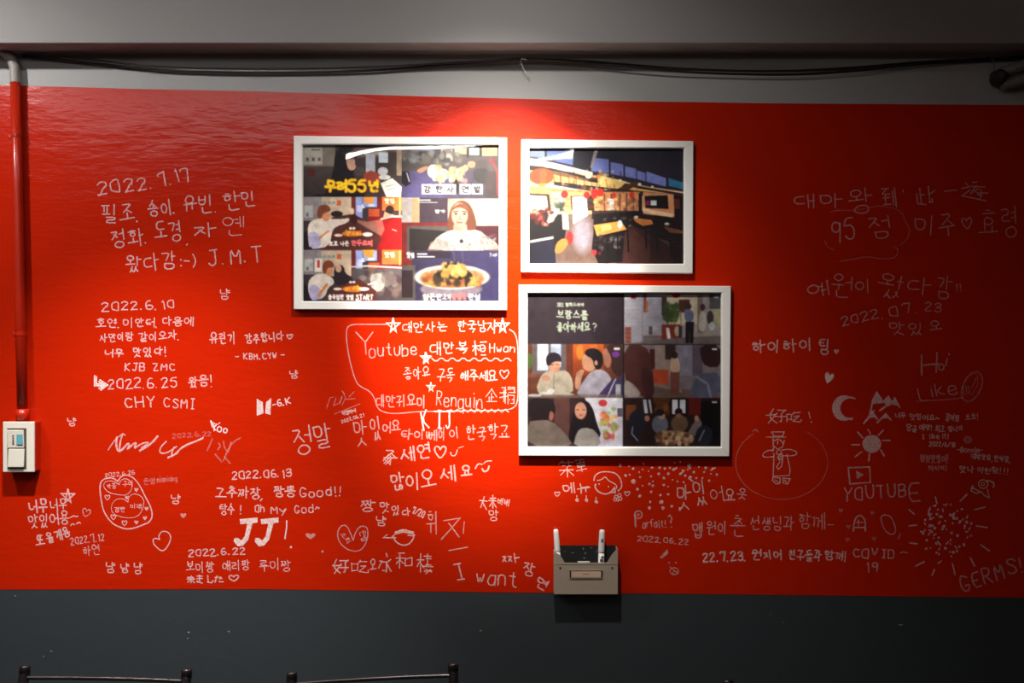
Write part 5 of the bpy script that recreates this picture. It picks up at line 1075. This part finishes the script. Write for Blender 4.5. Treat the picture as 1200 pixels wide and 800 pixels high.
# front pocket: outline with the cut-away top, 2 mm thick, joined to sides and bottom
top = [(648.8, 647), (651, 647), (656, 650), (662, 659.3), (711, 659.3), (717, 650), (723, 643), (724, 643)]
outl = top + [(724, 696), (649.2, 696)]
bm = bmesh.new()
def sheet(pts_f, y0, y1):
    f = [bm.verts.new(Vector((p.x, y0, p.z))) for p in pts_f]; k = [bm.verts.new(Vector((p.x, y1, p.z))) for p in pts_f]
    bm.faces.new(f); bm.faces.new(k[::-1]); n = len(f)
    for i in range(n): bm.faces.new((f[i], k[i], k[(i + 1) % n], f[(i + 1) % n]))
P_ = [O(x, y, HY) for x, y in outl]
sheet(P_, HY, HY + .002)
xl, xr, zb = P_[-1].x, P_[-2].x, P_[-1].z
for xa, xb, zt in ((xl, xl + .002, P_[0].z), (xr - .002, xr, P_[7].z)):
    add_box(bm, (xa, HY + .002, zb), (xb, -.003, zt))
add_box(bm, (xl + .002, HY + .002, zb), (xr - .002, -.003, zb + .002))
# fold line ledge across the front
e0 = O(649.5, 660, HY); e1 = O(723.5, 661, HY)
add_box(bm, (xl + .0005, HY - .0007, e1.z), (xr - .0005, HY + .0005, e0.z))
from_bm('pocket', bm, M['holder'], hd)
k0 = O(650, 639, -.003); 
box('back_plate', (xl + .001, -.0030, zb + .001), (xr - .001, -.0009, W(0, 638.5, 0).z - ob.z), M['black'], hd, label='black back plate')
for px in (656.5, 717.3):
    c = O(px, 665, HY)
    tube('rivet', [c + Vector((0, .0005, 0)), c + Vector((0, -.0012, 0)), c + Vector((0, -.0018, 0))], .002, M['black'], hd, 10, rs=[.0023, .0022, .0012])
c0, c1 = O(667.5, 668, HY), O(706, 676.5, HY)
tag = box('name_tag', (c0.x + .002, HY - .0014, c1.z + .001), (c1.x - .002, HY - .0002, c0.z - .001), M['tag_paper'], hd, bevel=.0003, label='pinkish card tag')
for xa, xb in ((c0.x, c0.x + .0035), (c1.x - .0035, c1.x)):
    box('tag_clip', (xa, HY - .0026, c1.z), (xb, HY - .0001, c0.z), M['black'], hd, bevel=.0004)
bm = bmesh.new()
for (za, zb2, xa, xb) in ((c0.z, c0.z + .0012, c0.x, c1.x), (c1.z - .0012, c1.z, c0.x, c1.x)):
    add_box(bm, (xa, HY - .0024, za), (xb, HY - .0001, zb2))
from_bm('tag_rim', bm, M['holder'], hd)
bm = bmesh.new(); cm = O(686.5, 672.3, HY)
for k in range(5):
    add_box(bm, (cm.x - .006 + k * .0026, HY - .00165, cm.z - .0016 + (k % 2) * .0006), (cm.x - .0045 + k * .0026, HY - .0013, cm.z + .0018 - (k % 3) * .0005))
from_bm('tag_lettering', bm, M['print_dark'], tag)
# white flecks of ink on the black back plate
m = Marks(); bmv = bmesh.new()
for (u, v, w_, h_, r_) in ((683.5, 642.5, 1.2, 2.2, .3), (686, 648, 1.3, 2.2, -.1), (684.5, 653.8, 1.4, 1.8, .5), (693, 641.5, 3, .7, -.3), (699, 646, 1.2, 1, 0), (671, 647.6, 3.4, .5, .1), (708, 641.5, 2, .5, 0), (662, 646, 1.5, .5, 0)):
    c = O(u, v, -.003); 
    add_box(bmv, (-w_ * S / 2, -.0004, -h_ * S / 2), (w_ * S / 2, 0, h_ * S / 2), M=Matrix.Translation((c.x, -.0030, c.z)) @ Matrix.Rotation(r_, 4, 'Y'))
from_bm('ink_flecks', bmv, M['scuff'], hd, kind='stuff')

def marker(p0, p1, r, label, flip=False):
    """p0: tip end in the pocket, p1: upper end"""
    o = empty('paint_marker', p0, label, 'marker')
    d = (p1 - p0); L = d.length; d = d.normalized()
    o.rotation_euler = d.to_track_quat('Z', 'Y').to_euler()
    tube('barrel', [(0, 0, 0), (0, 0, L * .62)], r, M['marker'], o, 18)
    tube('cap', [(0, 0, L * .62), (0, 0, L * .635), (0, 0, L * .66), (0, 0, L * .95), (0, 0, L * .985), (0, 0, L)], r, M['marker'], o, 18, rs=[r * .9, r * 1.08, r * 1.1, r * .98, r * .9, r * .6])
    return o, L, r
mk, L, r = marker(W(703.2, 692, -.020), W(705.6, 620.5, -.020), .0068, 'upright white paint marker with grey printing, in the end of the pocket near Parfait')
for (f0, f1, a0_, a1_) in ((.80, .86, -.3, .4), (.48, .53, -.5, .8), (.54, .575, -.2, .9), (.42, .45, -.1, .9)):
    bm = bmesh.new(); n = 8; rr_ = r * (1.07 if f0 > .6 else 1.025)
    # the marker's own frame: show the printing on the side turned to the room
    A = []; mi_ = mk.rotation_euler.to_matrix().inverted()
    f_ = mi_ @ Vector((0, -1, 0)); base_a = math.atan2(f_.y, f_.x)
    for k in range(n + 1):
        a = base_a + a0_ + (a1_ - a0_) * k / n
        A.append((bm.verts.new((rr_ * math.cos(a), rr_ * math.sin(a), L * f0)), bm.verts.new((rr_ * math.cos(a), rr_ * math.sin(a), L * f1))))
    for (a_, b_), (c_, d_) in zip(A, A[1:]): bm.faces.new((a_, c_, d_, b_))
    from_bm('printed_label', bm, M['print_dark'], mk)
marker(W(656.5, 690, -.018), W(651.3, 620, -.016), .0062, 'leaning white paint marker at the writing side of the wall pocket, beside the word want')
er = box('paper_slip', W(677, 690, -.026), W(691, 657.2, -.0235), M['marker'], bevel=.0004, label='white paper slip barely showing over the pocket edge', cat='paper')

# ------------------------------------------------------------------ chairs (only their back tops reach into the picture)
def chair(lx, lt, ly, rx, rt, ry, label):
    """left and right back post tips: photograph x, y and distance from the wall"""
    A = W(lx, lt, ly); Bp = W(rx, rt, ry)
    mid = (A + Bp) / 2; yaw = math.atan2(Bp.y - A.y, Bp.x - A.x); wd = math.hypot(Bp.x - A.x, Bp.y - A.y)
    t = empty('dining_chair', (mid.x, mid.y, 0), label, 'chair', 'black chairs with their backs to the wall', yaw)
    T = (A.z + Bp.z) / 2; m_ = M['chair']
    # backs to the wall: the chair's front looks towards the room (local -y)
    for s, z in ((-1, A.z), (1, Bp.z)):
        x = s * wd / 2
        q = smooth_line([(x * 1.02, -.015, .005), (x * 1.0, -.075, .30), (x * 1.0, -.09, .46), (x, -.06, .62), (x, 0, z - .006)], 2)
        tube('back_post', q, .0106, m_, t, 14)
        tube('post_cap', [(x, -.0024, z - .018), (x, -.0006, z - .0045), (x, -.0002, z - .0012), (x, 0, z)], .011, m_, t, 16, rs=[.0112, .0112, .0108, .0088])
        tube('leg', smooth_line([(x * 1.04, -.47, .005), (x * 1.02, -.455, .25), (x, -.44, .44)], 1), .0098, m_, t, 12)
    def rail(name, z, y, r, bow, drop=0):
        q = smooth_line([(-wd / 2, y, z), (-wd / 4, y + bow, z), (0, y + bow * 1.2, z), (wd / 4, y + bow, z - drop), (wd / 2, y, z - drop)], 2)
        tube(name, q, r, m_, t, 10)
    dz = A.z - Bp.z
    rail('top_rail', A.z - .024, -.006, .0045, .006, dz)
    rail('back_rail', T - .10, -.026, .0045, .006)
    rail('back_rail', T - .18, -.046, .0045, .006)
    box('seat', (-wd / 2 - .012, -.47, .44), (wd / 2 + .012, -.10, .485), M['seat'], t, bevel=.014)
    rail('seat_rail', .43, -.45, .008, 0); rail('seat_rail', .43, -.10, .008, 0); rail('stretcher', .20, -.052, .007, 0)
    for s in (-1, 1): tube('side_rail', [(s * wd / 2, -.45, .43), (s * wd / 2, -.085, .43)], .008, m_, t, 10)
    return t
chair(29.5, 779.5, -.236, 219, 783.5, -.259, 'black metal chair below the three spaced syllables, its pale rail just in view')
chair(342, 787, -.276, 531, 777, -.220, 'black metal chair below the noodle bowl doodle, its tilted rail just in view')
chair(853, 796, -.318, 1037, 808, -.36, 'black metal chair whose single post tip shows below the 22.7.23 line')

# ------------------------------------------------------------------ lamps of the room and an added glare panel (outside the view)
lt = empty('tube_light', (-.20, -D - 1.4, 0), 'long white tube light hanging in the room', 'lamp')
lt.location = (-.05, -3.9, ZC + (400 - 186) * S * (D + 3.9) / D)
tube('tube', [(-1.02, 0, 0), (.55, 0, 0)], .014, M['tube'], lt, 12)
box('housing', (-1.06, -.03, .018), (.59, .03, .06), M['metal'], lt, bevel=.004)
for x in (-.9, .43): tube('hanger', [(x, 0, .06), (x, 0, 2.75 - lt.location.z)], .003, M['metal'], lt, 8)
for o_, x_, y_ in ((', over the pictures', 0, -.72), (', over the pipe side', -.78, -.74), (', beyond the pipe side', -1.56, -.76)):
    d_ = empty('downlight', (x_, y_, 2.75), 'round ceiling spot lamp near the wall' + o_, 'lamp', 'ceiling spot lamps')
    tube('stem', [(0, .03, 0), (0, .03, LZ + .06 - 2.75)], .008, M['metal'], d_, 10)
    bm = bmesh.new(); add_tube(bm, [(0, 0, LZ + .10 - 2.75), (0, 0, LZ + .035 - 2.75)], .035, 20, caps=False)
    bmesh.ops.create_circle(bm, cap_ends=True, segments=20, radius=.035, matrix=Matrix.Translation((0, 0, LZ + .10 - 2.75)))
    from_bm('shade', bm, M['metal'], d_)

pn = empty('glare_panel', (-1.3, -1.75, LZ + .06), 'flat rectangular panel added over the room for glare on the red wall', 'lamp')  # unseen housing added around the glare light
box('housing', (-.70, -.40, -.030), (.70, .40, .01), M['metal'], pn, bevel=.004)
for x in (-.6, .6): tube('hanger', [(x, 0, .01), (x, 0, 2.75 - LZ - .06)], .004, M['metal'], pn, 8)
